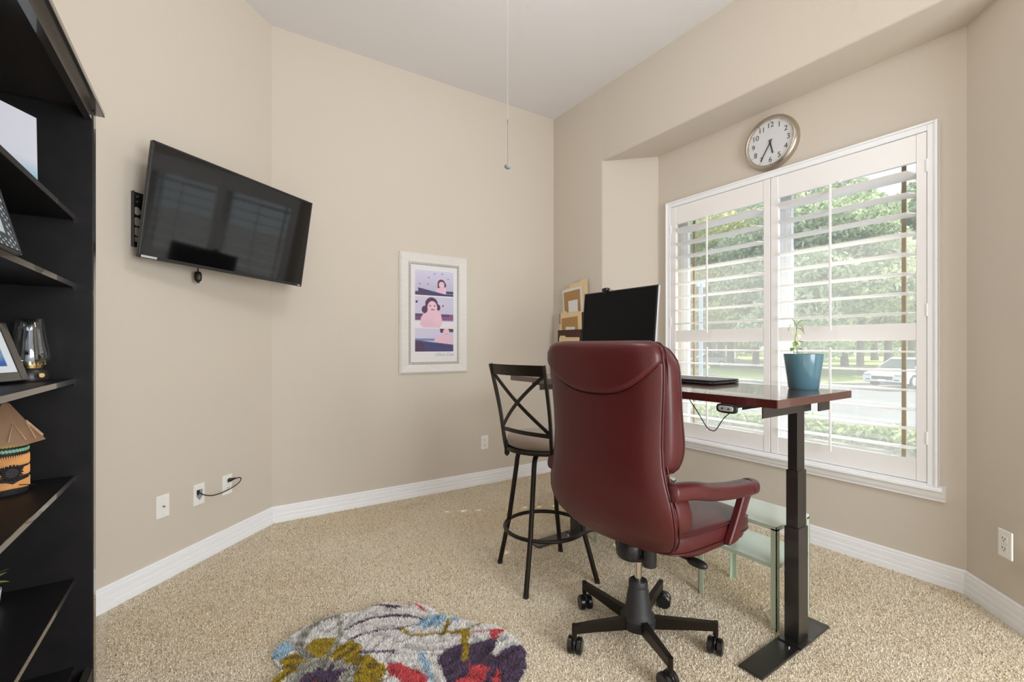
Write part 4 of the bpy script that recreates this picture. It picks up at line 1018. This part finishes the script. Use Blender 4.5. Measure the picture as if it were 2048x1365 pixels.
# arms
for s in (-1, 1):
    pth = bez([(s*.264, -.215, .694), (s*.280, -.10, .682), (s*.286, .02, .655), (s*.290, .16, .632), (s*.293, .29, .618), (s*.293, .395, .608)], 40)
    b = B(); n = 18; rings = []
    for i, p in enumerate(pth):
        d = (pth[min(i+1, len(pth)-1)]-pth[max(i-1, 0)]).normalized(); x = d.cross(V(0, 0, 1)).normalized(); y = x.cross(d).normalized()
        k = 1.0 if i < len(pth)-3 else (.85, .6, .3)[i-len(pth)+3]
        k *= (.92+.08*min(1, i/12)); w, h_ = .034*k, .031*k
        rings.append([b.verts.new(p+x*w*math.copysign(abs(math.cos(2*PI*q/n))**.75, math.cos(2*PI*q/n))+y*h_*math.copysign(abs(math.sin(2*PI*q/n))**.75, math.sin(2*PI*q/n))) for q in range(n)])
    for A, Bq in zip(rings, rings[1:]):
        for k_ in range(n): b.faces.new((A[k_], A[(k_+1) % n], Bq[(k_+1) % n], Bq[k_]))
    b.faces.new(rings[0][::-1]); b.faces.new(rings[-1]); arm = obj('armrest', b, 'leather', t, smooth=True)
    b = B(); i_ = len(pth)-7; p = pth[i_]; tube(b, [p+V(.0345*math.cos(2*PI*q/24), 0, .0315*math.sin(2*PI*q/24)) for q in range(24)], .003, 6, closed=True); obj('piping', b, 'leather', arm, smooth=True)
    # slanting support
    b = B(); a_, c_ = V(s*.287, .325, .605), V(s*.273, .215, .415); rows = []
    for k in range(9):
        q = a_.lerp(c_, k/8); w = .041-.005*math.sin(PI*k/8); rows.append([b.verts.new(q+V(dx_, dy_, 0)) for dx_, dy_ in ((-.014, -w), (.014, -w), (.016, 0), (.014, w), (-.014, w), (-.016, 0))])
    for A, Bq in zip(rows, rows[1:]):
        for k_ in range(6): b.faces.new((A[k_], A[(k_+1) % 6], Bq[(k_+1) % 6], Bq[k_]))
    b.faces.new(rows[0][::-1]); b.faces.new(rows[-1]); obj('arm_support', b, 'leather', arm, smooth='auto', bevel=.006)
# mechanism
b = B(); boxb(b, (-.06, -.07, .375), (.06, .12, .415)); sup(b, (0, 0, .365), (.045, .055, .045), .5, .8, 28, 12); sup(b, (.0, -.045, .380), (.055, .06, .045), .6, .8, 28, 12); obj('tilt_mechanism', b, 'plastic', t, smooth='auto')
b = B(); cyl(b, (.080, -.045, .335), (.080, -.045, .405), .027, 24); obj('tension_knob', b, 'plastic', t, smooth='auto', bevel=.003)
b = B(); tube(b, [(.05, .03, .392), (.15, .03, .386), (.20, .03, .382)], [.006, .007, .009], 8); sup(b, (.235, .025, .380), (.042, .018, .015), .8, .8, 20, 10, Matrix.Rotation(-.15, 3, 'Z')); obj('height_lever', b, 'plastic', t, smooth='auto')
b = B(); cyl(b, (0, 0, .20), (0, 0, .35), .0145, 20); obj('gas_lift', b, 'chrome', t, smooth='auto')
b = B(); lathe(b, [(.016, .238), (.034, .238), (.038, .232), (.038, .215), (.035, .212), (.040, .200), (.052, .120), (.060, .105), (.070, .095), (.066, .055), (.040, .040), (.016, .036), (.016, .238)], n=36)
hub = obj('hub', b, 'hub', t, smooth='auto')
base = Vector((1.44, 1.29, 0)); Rl = Matrix.Rotation(-(TH-PI/2), 3, 'Z')
wh = [(1.142, 1.357), (1.408, 1.582), (1.709, 1.397), (1.628, 1.070), (1.325, 1.060)]
for k, (wx, wy) in enumerate(wh):
    d = Rl @ (Vector((wx, wy, 0))-base); r = .288; a = math.atan2(d.y, d.x); R = Matrix.Rotation(a, 3, 'Z')
    b = B(); rows = []
    for x, z0, z1, w in ((.045, .052, .100, .013), (.12, .062, .104, .012), (.20, .074, .110, .011), (r, .084, .115, .010)):
        rows.append([b.verts.new(R @ V(x, y, z)) for y, z in ((-w, z0), (w, z0), (w, z1), (-w, z1))])
    for A, Bq in zip(rows, rows[1:]):
        for k_ in range(4): b.faces.new((A[k_], A[(k_+1) % 4], Bq[(k_+1) % 4], Bq[k_]))
    b.faces.new(rows[0][::-1]); b.faces.new(rows[-1]); cyl(b, R @ V(r, 0, .066), R @ V(r, 0, .117), .010, 14); obj('base_leg', b, 'bronze', t, smooth='auto')
    sw = a + (.9, -.5, 1.8, 1.3, .4)[k]; Rc = Matrix.Rotation(sw, 3, 'Z'); o = R @ V(r, 0, 0)
    b = B(); cyl(b, o+V(0, 0, .05), o+V(0, 0, .072), .008, 12); sup(b, o+Rc @ V(-.008, 0, .040), (.026, .008, .022), .7, .8, 20, 10, Rc); cst = obj('castor', b, 'rubber', t, smooth='auto')
    for s in (-1, 1):
        b = B(); c_ = o+Rc @ V(-.012, s*.017, .031); Ry2 = Rc @ Matrix.Rotation(PI/2, 3, 'X'); lathe(b, [(.001, -.009), (.025, -.011), (.031, -.007), (.031, .007), (.025, .011), (.001, .009)], c=c_, n=24, R=Ry2); obj('wheel', b, 'rubber', cst, smooth='auto')
# ================================================================== SHAG RUG
RUG=[('outline',0,[(191,1964),(205,1997),(219,2009),(271,2052),(336,2081),(386,2099),(452,2102),(535,2061),(598,2082),(661,2070),(727,2006),(788,1985),(819,1925),(823,1869),(877,1807),(891,1766),(944,1707),(995,1649),(1010,1592),(1016,1526),(1000,1451),(960,1389),(915,1355),(876,1329),(856,1286),(767,1261),(672,1281),(605,1352),(492,1371),(404,1454),(321,1474),(230,1553),(171,1647),(158,1730),(164,1778),(174,1809),(191,1841),(220,1848),(210,1865),(195,1903)]),('b',0,[(191,1964),(225,2016),(249,2000),(265,1927),(214,1900),(194,1913)]),('o',0,[(299,1915),(326,1950),(368,1945),(421,1905),(407,1866),(462,1867),(487,1814),(462,1779),(508,1710),(529,1623),(493,1594),(464,1531),(375,1552),(407,1666),(428,1688),(400,1742),(371,1799),(345,1797),(313,1846)]),('o',0,[(214,1900),(273,1911),(305,1823),(257,1799),(218,1789),(190,1741),(161,1743),(167,1788),(178,1806),(217,1824),(210,1865)]),('g',14,[(456,2066),(447,1997),(426,1929),(404,1878),(374,1836),(344,1816)]),('g',25,[(446,2075),(381,2077),(316,2023),(280,1959),(286,1893),(311,1828)]),('g',0,[(213,1784),(257,1799),(248,1841),(308,1811),(330,1825),(368,1782),(406,1791),(402,1750),(451,1700),(413,1689),(416,1643),(373,1606),(281,1604),(209,1712)]),('p',0,[(248,1736),(276,1768),(308,1757),(329,1789),(330,1743),(377,1776),(362,1731),(416,1704),(368,1691),(364,1628),(288,1645),(244,1706)]),('c',0,[(290,1721),(301,1719),(311,1705),(304,1683),(287,1690)]),('p',10,[(456,1950),(512,1973),(573,1972),(642,1952),(704,1906),(748,1852)]),('p',7,[(447,1877),(501,1886),(579,1870),(686,1825)]),('p',9,[(469,1785),(517,1743),(576,1716)]),('p',14,[(609,2075),(649,2035),(689,1995)]),('c',11,[(747,1997),(760,1984),(774,1907)]),('b',0,[(695,1831),(768,1852),(829,1851),(846,1814),(827,1788),(779,1770),(737,1792)]),('b',0,[(854,1802),(876,1805),(892,1759),(864,1752),(848,1775)]),('b',19,[(658,1642),(651,1571),(634,1503)]),('c',0,[(534,1674),(578,1627),(621,1563),(630,1505),(601,1474),(552,1523),(536,1566),(524,1626)]),('p',0,[(710,1599),(760,1617),(809,1616),(855,1592),(909,1584),(948,1559),(919,1534),(892,1521),(875,1502),(882,1483),(934,1494),(1010,1497),(1002,1450),(960,1389),(915,1355),(855,1294),(734,1297),(652,1410),(683,1488),(688,1556)]),('c',0,[(786,1521),(777,1480),(820,1471),(831,1427),(799,1413),(761,1355),(697,1381),(686,1436),(723,1454),(758,1457)]),('c',0,[(857,1419),(864,1406),(822,1353),(788,1353),(817,1393)]),('c',8,[(878,1648),(923,1644),(952,1623),(1012,1608)]),('c',0,[(947,1627),(1018,1616),(1010,1592),(967,1591),(945,1566),(926,1578)]),('o',10,[(652,1841),(659,1784),(690,1753),(771,1723),(855,1680),(929,1692)]),('o',10,[(840,1786),(781,1717)]),('o',21,[(857,1685),(824,1607),(787,1530)]),('o',0,[(836,1710),(864,1686),(871,1647),(838,1646)]),('o',0,[(554,1473),(603,1404),(564,1371),(508,1415)]),('b',0,[(441,1501),(483,1482),(479,1427),(438,1446)])]

rc = Vector((.60, 1.68, 0))
t = thing('shag_rug', 'multicoloured shag rug with flower shapes lying on the carpet', 'rug', rc)
def pip(px, py, poly):
    x = np.array([p[0] for p in poly])/1000.; y = np.array([p[1] for p in poly])/1000.; inside = np.zeros(px.shape, bool); j = len(x)-1
    for i in range(len(x)):
        c = ((y[i] > py) != (y[j] > py)) & (px < (x[j]-x[i])*(py-y[i])/(y[j]-y[i]+1e-12)+x[i]); inside ^= c; j = i
    return inside
def segd(px, py, poly):
    d = np.full(px.shape, 9.)
    for a, c in zip(poly, poly[1:]):
        ax, ay, bx, by = a[0]/1000, a[1]/1000, c[0]/1000, c[1]/1000; L = (bx-ax)**2+(by-ay)**2+1e-12
        s = np.clip(((px-ax)*(bx-ax)+(py-ay)*(by-ay))/L, 0, 1); d = np.minimum(d, np.hypot(px-ax-s*(bx-ax), py-ay-s*(by-ay)))
    return d
outl = RUG[0][2]
b = B(); prism(b, [(p[0]/1000-rc.x, p[1]/1000-rc.y) for p in outl], .002, .008); obj('backing', b, 'paper', t)
rng = np.random.default_rng(3); N = 85000
px = rng.uniform(.15, 1.03, N*2); py = rng.uniform(1.25, 2.11, N*2)
k = pip(px, py, outl); px, py = px[k][:N], py[k][:N]; n = len(px)
RC = {'w': srgb(232, 230, 228), 'b': srgb(176, 204, 222), 'o': srgb(176, 150, 34), 'g': srgb(176, 174, 164), 'p': srgb(92, 70, 98), 'c': srgb(214, 84, 92)}
col = np.tile(np.array(RC['w']), (n, 1)); jx = px+rng.normal(0, .002, n); jy = py+rng.normal(0, .002, n)
for c, w, poly in RUG[1:]:
    m_ = pip(jx, jy, poly) if w == 0 else segd(jx, jy, poly) < w/1500.
    col[m_] = RC[c]
col = np.minimum(1, col*rng.uniform(.96, 1.12, (n, 1))); edge = segd(px, py, outl+outl[:1])
hgt = .016*np.clip(edge/.02, .35, 1)+rng.uniform(0, .006, n)
# clumps lean together
la = 2.5*np.sin(px*37+3*np.sin(py*23))+2.5*np.cos(py*41+2*np.sin(px*19))+rng.normal(0, .7, n); ln = rng.uniform(.004, .012, n)
lx, ly = np.cos(la)*ln, np.sin(la)*ln; wa = rng.uniform(0, PI, n); ww = rng.uniform(.0016, .0030, n)
bx, by = px-rc.x, py-rc.y; cxx, cyy = np.cos(wa)*ww, np.sin(wa)*ww
v = np.zeros((n, 5, 3)); z0 = np.full(n, .006)
v[:, 0] = np.stack([bx-cxx, by-cyy, z0], 1); v[:, 1] = np.stack([bx+cxx, by+cyy, z0], 1)
v[:, 2] = np.stack([bx+cxx+lx*.35, by+cyy+ly*.35, .006+hgt*.65], 1); v[:, 3] = np.stack([bx-cxx+lx*.35, by-cyy+ly*.35, .006+hgt*.65], 1)
v[:, 4] = np.stack([bx+lx, by+ly, .006+hgt], 1)
base_i = (np.arange(n)*5)[:, None]
fq = base_i+np.array([[0, 1, 2, 3]]); ft = base_i+np.array([[3, 2, 4]])
me = bpy.data.meshes.new('pile'); me.from_pydata(v.reshape(-1, 3).tolist(), [], fq.tolist()+ft.tolist())
me.materials.append(M['rugpile']); o = link(bpy.data.objects.new('pile', me)); o.parent = t; o['kind'] = 'stuff'
colour_attr(o, np.concatenate([np.repeat(col, 5, axis=0), np.ones((n*5, 1))], 1))

# carpet pile: short twisted tufts over the part of the floor in front of the camera
N = 420000; px = rng.uniform(-.40, 2.99, N); py = rng.uniform(.30, 3.43, N)
room = [(int(a*1000), int(c*1000)) for a, c in ((.75, .35), (2.68, .39), (2.99, .69), (2.99, 2.47), (2.68, 2.79), (2.68, 3.43), (.34, 3.43), (-.39, 2.70), (-.30, 2.05), (-.30, 1.20))]
k = pip(px, py, room) & ~pip(px, py, outl); px, py = px[k], py[k]; n = len(px)
c1_, c2_ = np.array(srgb(240, 230, 210)), np.array(srgb(230, 213, 178)); f = (.5+.5*np.sin(px*4.1+2*np.sin(py*3.3)))*(.5+.5*np.cos(py*5.2+px*2.7)); f = np.clip(f+rng.normal(0, .25, n), 0, 1)[:, None]
col = c1_*(1-f)+c2_*f; dk = rng.uniform(0, 1, n) < .10; col[dk] = np.array(srgb(150, 124, 94)); lt = rng.uniform(0, 1, n) < .22; col[lt & ~dk] = np.array(srgb(250, 245, 232)); col = np.minimum(1, col*rng.uniform(.9, 1.08, (n, 1)))
la = rng.uniform(0, 2*PI, n); ln = rng.uniform(.001, .004, n); lx, ly = np.cos(la)*ln, np.sin(la)*ln; wa = rng.uniform(0, PI, n); ww = rng.uniform(.0009, .0017, n); cxx, cyy = np.cos(wa)*ww, np.sin(wa)*ww; hh = rng.uniform(.003, .0065, n)
v = np.zeros((n, 4, 3)); z0 = np.full(n, -.002)
v[:, 0] = np.stack([px-cxx, py-cyy, z0], 1); v[:, 1] = np.stack([px+cxx, py+cyy, z0], 1); v[:, 2] = np.stack([px+cxx*.8+lx, py+cyy*.8+ly, hh], 1); v[:, 3] = np.stack([px-cxx*.8+lx, py-cyy*.8+ly, hh], 1)
me = bpy.data.meshes.new('pile'); me.vertices.add(n*4); me.vertices.foreach_set('co', v.ravel()); me.loops.add(n*4); me.loops.foreach_set('vertex_index', np.arange(n*4)); me.polygons.add(n); me.polygons.foreach_set('loop_start', np.arange(n)*4); me.update(calc_edges=True)
me.materials.append(M['carpetpile']); o = link(bpy.data.objects.new('pile', me)); o.parent = bpy.data.objects['floor']; o['kind'] = 'stuff'
colour_attr(o, np.concatenate([np.repeat(col, 4, axis=0), np.ones((n*4, 1))], 1))

# ================================================================== OUTDOORS
GZ = -1.0
def gobj(name, pts, z, m_, th=.3, **k):
    b = B(); prism(b, pts, z-th, z); return st(name, b, m_, **k)
# ground that falls from the house to the street
b = B(); xs = [3.16, 5.0, 7.2, 9.5, 13, 130]; zz = [-.30, -.32, -.38, -.70, GZ, GZ]
for x0, x1, z0, z1 in zip(xs, xs[1:], zz, zz[1:]):
    v_ = [b.verts.new(q) for q in ((x0, -60, z0), (x1, -60, z1), (x1, 150, z1), (x0, 150, z0), (x0, -60, z0-.4), (x1, -60, z1-.4), (x1, 150, z1-.4), (x0, 150, z0-.4))]
    for q in ((0, 1, 2, 3), (4, 7, 6, 5), (0, 4, 5, 1), (2, 6, 7, 3), (1, 5, 6, 2), (3, 7, 4, 0)): b.faces.new([v_[i] for i in q])
st('street', b, 'concrete')
b = B(); v_ = [b.verts.new(q) for q in ((3.16, -1, -.28), (7.15, -1, -.34), (7.15, 9, -.34), (3.16, 9, -.28), (3.16, -1, -.4), (7.15, -1, -.45), (7.15, 9, -.45), (3.16, 9, -.4))]
for q in ((0, 1, 2, 3), (4, 7, 6, 5), (0, 4, 5, 1), (2, 6, 7, 3), (1, 5, 6, 2), (3, 7, 4, 0)): b.faces.new([v_[i] for i in q])
st('garden_bed', b, 'mulch')
tb = thing('garden_edging', 'weathered timber edging in front of the shrubs outside', 'edging', (7.3, 4.0, -.34))
for k in range(4):
    b = B(); boxb(b, (-.07, -3.6+k*1.9, -.05), (.07, -3.6+k*1.9+1.88, .17)); obj('timber', b, 'timber', tb, bevel=.01)
gobj('lawn', [(60, -8), (34.5, 2), (33, 9.3), (28.5, 12.4), (26.6, 14.4), (29.5, 20), (33.9, 26.2), (38, 34), (46, 48), (90, 110), (130, 100), (130, -8)], GZ+.04, 'grass')
gobj('driveway', [(38.1, 30), (44.2, 23.7), (61.6, 33), (62.5, 35.9), (85.9, 53.7), (83.7, 66), (60, 60), (45, 46)], GZ+.06, 'concrete')
gobj('kerb', [(34.4, 2), (32.9, 9.2), (28.4, 12.3), (26.5, 14.35), (29.4, 20), (33.8, 26.2), (34.1, 26.0), (29.8, 19.8), (26.9, 14.5), (28.7, 12.6), (33.2, 9.5), (34.8, 2.1)], GZ+.10, 'concrete')

def leaf_cloud(n, spots, size, seed):
    """n leaf quads scattered in ellipsoids (centre, radii)"""
    r = np.random.default_rng(seed); vol = np.array([s[1][0]*s[1][1]*s[1][2] for s in spots])**.67; idx = r.choice(len(spots), n, p=vol/vol.sum())
    C_ = np.array([s[0] for s in spots])[idx]; Rr = np.array([s[1] for s in spots])[idx]
    d = r.normal(size=(n, 3)); d /= np.linalg.norm(d, axis=1)[:, None]; rad = r.uniform(.55, 1, n)**.6
    c = C_+d*Rr*rad[:, None]; a = r.normal(size=(n, 3)); a /= np.linalg.norm(a, axis=1)[:, None]; q = np.cross(a, r.normal(size=(n, 3))); q /= np.linalg.norm(q, axis=1)[:, None]
    s = size*r.uniform(.6, 1.3, n)[:, None]
    v = np.stack([c-a*s, c+q*s*.45, c+a*s, c-q*s*.45], 1).reshape(-1, 3)
    me = bpy.data.meshes.new('foliage'); me.from_pydata(v.tolist(), [], (np.arange(n*4).reshape(-1, 4)).tolist()); return me
def tree_meshes(seed, n=13000, sz=.23):
    r = random.Random(seed); spots = [((0, 0, 8.5), (3.4, 3.4, 3.6))]
    for k in range(17):
        a = r.uniform(0, 2*PI); h = r.uniform(2.6, 12.8); q = 3.4*math.sin(PI*min(1, max(.25, (h-1.0)/13)))
        spots.append(((q*math.cos(a), q*math.sin(a), h), (r.uniform(1.3, 2.2), r.uniform(1.3, 2.2), r.uniform(1.0, 1.7))))
    fm = leaf_cloud(n, spots, sz, seed)
    b = B(); tube(b, bez([(0, 0, -.1), (.05, 0, 2), (-.1, .1, 5), (0, 0, 9)], 12), [.30, .27, .25, .24, .22, .21, .20, .18, .16, .14, .12, .10, .08][:len(bez([(0, 0, -.1), (.05, 0, 2), (-.1, .1, 5), (0, 0, 9)], 12))], 10)
    for k in range(6):
        a = k*1.05+r.random(); h = 3.2+k*.8; tube(b, [(0, 0, h), (1.0*math.cos(a), 1.0*math.sin(a), h+1.0), (2.4*math.cos(a), 2.4*math.sin(a), h+1.9)], [.09, .06, .025], 6)
    tm = bpy.data.meshes.new('trunk'); b.to_mesh(tm); b.free(); tm.materials.append(M['bark']); return fm, tm
TM = [tree_meshes(s) for s in (11, 12, 13)]
def tree(label, x, y, k, m_, s=1.0, rz=0):
    t = thing('tree', label, 'tree', (x, y, GZ+.03), rz, 'trees across the street'); t.scale = (s, s, s)
    fm = TM[k][0]
    if not fm.materials: fm.materials.append(M[m_])
    o = link(bpy.data.objects.new('foliage', fm)); o.parent = t; o.material_slots[0].link = 'OBJECT'; o.material_slots[0].material = M[m_]
    o = link(bpy.data.objects.new('trunk', TM[k][1])); o.parent = t
def at(px, D):  # bearing measured on the photograph, distance estimated
    lat = (px-1024)/926; return ((.543+.84*lat)*D, (.840-.543*lat)*D)
spec = [
 (1372, 46, 0, 'treeB', .82, 'yellow green tree at the left edge of the left window'),
 (1418, 58, 1, 'treeC', 1.05, 'darker tree behind the white sedan'),
 (1462, 44, 2, 'treeB', .80, 'yellow green tree above the driveway beyond the left shutter'),
 (1512, 52, 0, 'treeA', .95, 'tree just left of the middle of the window'),
 (1565, 37, 1, 'treeA', .75, 'tree straight above the teal flower pot'),
 (1622, 34, 2, 'treeA', .72, 'tree with grey trunk right of the flower pot'),
 (1690, 44, 0, 'treeC', .86, 'tree behind the middle of the right shutter'),
 (1722, 33.5, 1, 'treeA', .66, 'nearest tree in the right window, dark trunk on the lawn'),
 (1776, 40, 2, 'treeC', .80, 'thick trunked tree above the parked car bonnet'),
 (1822, 48, 0, 'treeA', .9, 'tree at the right edge of the right window'),
 (1880, 40, 1, 'treeC', .85, 'tree beyond the right window edge'),
 (1600, 66, 1, 'treeC', 1.25, 'large far tree filling the gap in the middle'),
 (1750, 68, 2, 'treeA', 1.25, 'large far tree behind the parked car'),
 (1440, 76, 0, 'treeC', 1.25, 'large far tree behind the house with garage'),
]
for i, (px_, D, k, m_, s, lb) in enumerate(spec):
    x, y = at(px_, D); tree(lb, x, y, k, m_, s*1.45, i*1.3)
# hedge line far behind
hx, hy = at(1600, 84)
for i in range(4):
    x, y = at(1500+i*140, 98); t = thing('distant_hedge', ('distant rounded bush, number %s from the left along the horizon' % ['one', 'two', 'three', 'four'][i]), 'bush', (x, y, GZ), 0, 'bushes along the horizon')
    if i == 0: HM = leaf_cloud(5000, [((0, 0, 2.2), (6, 6, 3.6)), ((2, 3, 3), (4, 4, 4)), ((-2, -4, 3), (5, 5, 4.4))], .34, 5); HM.materials.append(M['treeC'])
    o = link(bpy.data.objects.new('foliage', HM)); o.parent = t
# shrubs by the house
SM = []
for s in range(3):
    me = leaf_cloud(900, [((0, 0, .22), (.30, .30, .24)), ((.12, .15, .30), (.18, .18, .16)), ((-.1, -.16, .26), (.2, .2, .18))], .055, 40+s); me.materials.append(M['shrub']); SM.append(me)
b = B()
for k in range(7):
    a = k*.9; tube(b, [(0, 0, -.02), (.08*math.cos(a), .08*math.sin(a), .15), (.17*math.cos(a), .17*math.sin(a), .34)], .006, 5)
SB = bpy.data.meshes.new('stems'); b.to_mesh(SB); b.free(); SB.materials.append(M['bark'])
rs = random.Random(2)
for k in range(13):
    y = 1.6+k*.47; names_ = ['first', 'second', 'third', 'fourth', 'fifth', 'sixth', 'seventh', 'eighth', 'ninth', 'tenth', 'eleventh', 'twelfth', 'thirteenth']
    t = thing('shrub', 'low leafy shrub behind the timber edging, %s from the right' % names_[k], 'shrub', (7.75+rs.uniform(-.12, .12), y, -.42), rs.uniform(0, 6), 'low shrubs outside the window')
    s = rs.uniform(.92, 1.22); t.scale = (s, s, s*1.05)
    o = link(bpy.data.objects.new('foliage', SM[k % 3])); o.parent = t; o = link(bpy.data.objects.new('stems', SB)); o.parent = t
# white cars
def car(label, loc, rz, L=4.5, suv=False):
    t = thing('car', label, 'car', loc, rz)   # local x forward
    h = 1.42; Wd = .88; k = L/4.5
    low = [(-2.22, .42), (-2.25, .75), (-2.15, .98), (-1.6, 1.02), (.55, .98), (1.3, .90), (2.0, .74), (2.22, .58), (2.25, .30), (1.95, .22), (1.75, .22), (1.68, .46), (1.50, .60), (1.30, .63), (1.10, .60), (.93, .46), (.86, .22), (-.86, .22), (-.93, .46), (-1.10, .60), (-1.30, .63), (-1.50, .60), (-1.68, .46), (-1.75, .22), (-2.0, .24)]
    b = B(); rings = []
    for y, sc, zs2 in ((-Wd, .985, .97), (-Wd*.96, 1, 1), (Wd*.96, 1, 1), (Wd, .985, .97)):
        rings.append([b.verts.new((x*k*sc, y, .25+(z-.25)*zs2)) for x, z in low])
    for A, Bq in zip(rings, rings[1:]):
        for i in range(len(low)): b.faces.new((A[i], A[(i+1) % len(low)], Bq[(i+1) % len(low)], Bq[i]))
    b.faces.new(rings[0][::-1]); b.faces.new(rings[-1]); obj('body', b, 'carwhite', t, smooth='auto')
    gh = [(-1.95, .98), (-1.25, 1.36), (-.5, 1.45), (.15, 1.42), (1.05, .96)]
    b = B(); rings = []
    for y, dz in ((-.80, 0), (.80, 0)):
        rings.append([b.verts.new((x*k, y*(1 if z < 1 else .78), z)) for x, z in gh])
    for i in range(5): b.faces.new((rings[0][i], rings[0][(i+1) % 5], rings[1][(i+1) % 5], rings[1][i]))
    b.faces.new(rings[0][::-1]); b.faces.new(rings[1]); obj('windows', b, 'carglass', t)
    b = B(); rf = [(-1.32, 1.345), (-1.2, 1.39), (-.5, 1.47), (.15, 1.445), (.30, 1.37), (.15, 1.40), (-.5, 1.43), (-1.2, 1.35)]
    extr(b, [(x*k, 0, z) for x, z in rf], [(0, -.65, 0), (0, .65, 0)]); obj('roof', b, 'carwhite', t)
    for s in (-1, 1):
        b = B()
        for a_, c_ in (((-1.95, .80, .98), (-1.25, .64, 1.37)), ((-.35, .80, .98), (-.40, .64, 1.44)), ((1.05, .80, .96), (.15, .64, 1.43))): bar(b, [(a_[0]*k, a_[1]*s, a_[2]), (c_[0]*k, c_[1]*s, c_[2])], .07, .04, up=(0, 1, 0))
        obj('pillar', b, 'carwhite', t)
    for x in (-1.30, 1.30):
        for s in (-1, 1):
            b = B(); lathe(b, [(.001, -.10), (.24, -.10), (.325, -.09), (.325, .09), (.24, .10), (.001, .10)], c=(x*k, s*.80, .325), n=28, R=Matrix.Rotation(PI/2, 3, 'X')); w = obj('wheel', b, 'tyre', t, smooth='auto')
            b = B(); lathe(b, [(.001, -.015), (.05, -.015), (.21, -.01), (.22, .012), (.001, .012)], c=(x*k, s*.895, .325), n=28, R=Matrix.Rotation(PI/2, 3, 'X')); obj('hub_cap', b, 'alloy', w, smooth='auto')
    b = B(); box(b, (2.2*k, 0, .48), (.09, .9, .16)); obj('grille', b, 'tyre', t)
    b = B(); box(b, (2.255*k, 0, .36), (.02, .34, .11)); obj('number_plate', b, 'plate', t)
    for s in (-1, 1):
        b = B(); sup(b, (2.10*k, s*.66, .66), (.16, .17, .07), .6, .6, 18, 8); obj('headlamp', b, 'alloy', t, smooth=True)
        b = B(); box(b, (2.2*k, s*.62, .38), (.09, .22, .08)); obj('fog_lamp', b, 'tyre', t)
    return t
ax, ay = at(1413, 48.3); a_right = math.atan2(-.543, .84)
car('white sedan parked side on beyond the left window', (ax, ay, GZ+.0), a_right+PI-.05, 4.2)
fx0, fy0 = at(1766, 22.8); hd = a_right+PI+.42
car('white car with its front end showing at the right window edge', (fx0-math.cos(hd)*2.25, fy0-math.sin(hd)*2.25, GZ+.12), hd, 4.7)
# house with garage far left, pole, hydrant
hx, hy = at(1425, 82); t = thing('far_house', 'distant brick house with brown garage doors beyond left window', 'house', (hx, hy, GZ), a_right)
b = B(); boxb(b, (-7, 0, 0), (4.5, 8, 3.0)); obj('brick_wall', b, 'brick', t)
b = B(); extr(b, [(-7.4, -.5, 3.0), (-7.4, 8.5, 3.0), (-7.4, 4, 5.6)], [(0, 0, 0), (12.3, 0, 0)]); obj('roof', b, 'roof', t)
for x in (1.6, 3.2):
    b = B(); boxb(b, (x-.65, -.06, .05), (x+.65, .0, 2.3)); obj('garage_door', b, 'garage', t)
for x in (.8, 2.4, 4.0):
    b = B(); boxb(b, (x-.12, -.10, 0), (x+.12, 0, 2.6)); obj('door_pillar', b, 'trim', t)
x, y = at(1402, 18); t = thing('street_pole', 'pale blue grey pole on the kerb beyond the left shutter', 'pole', (x, y, GZ))
b = B(); cyl(b, (0, 0, 0), (0, 0, 4.6), .075, 16); obj('shaft', b, 'pole', t, smooth='auto')
b = B(); box(b, (0, 0, 4.55), (.5, .06, .16)); obj('sign_arm', b, 'pole', t)
x, y = at(1417, 33); t = thing('fire_hydrant', 'small blue and yellow fire hydrant on the lawn', 'hydrant', (x, y, GZ+.03))
b = B(); lathe(b, [(.001, 0), (.16, 0), (.16, .04), (.11, .05), (.11, .55), (.001, .56)], n=20); cyl(b, (-.2, 0, .42), (.2, 0, .42), .06, 12); obj('barrel', b, 'hydb', t, smooth='auto')
b = B(); lathe(b, [(.14, .55), (.14, .59), (.11, .66), (.05, .72), (.03, .76), (.001, .76)], n=20); obj('bonnet', b, 'hydy', t, smooth='auto')
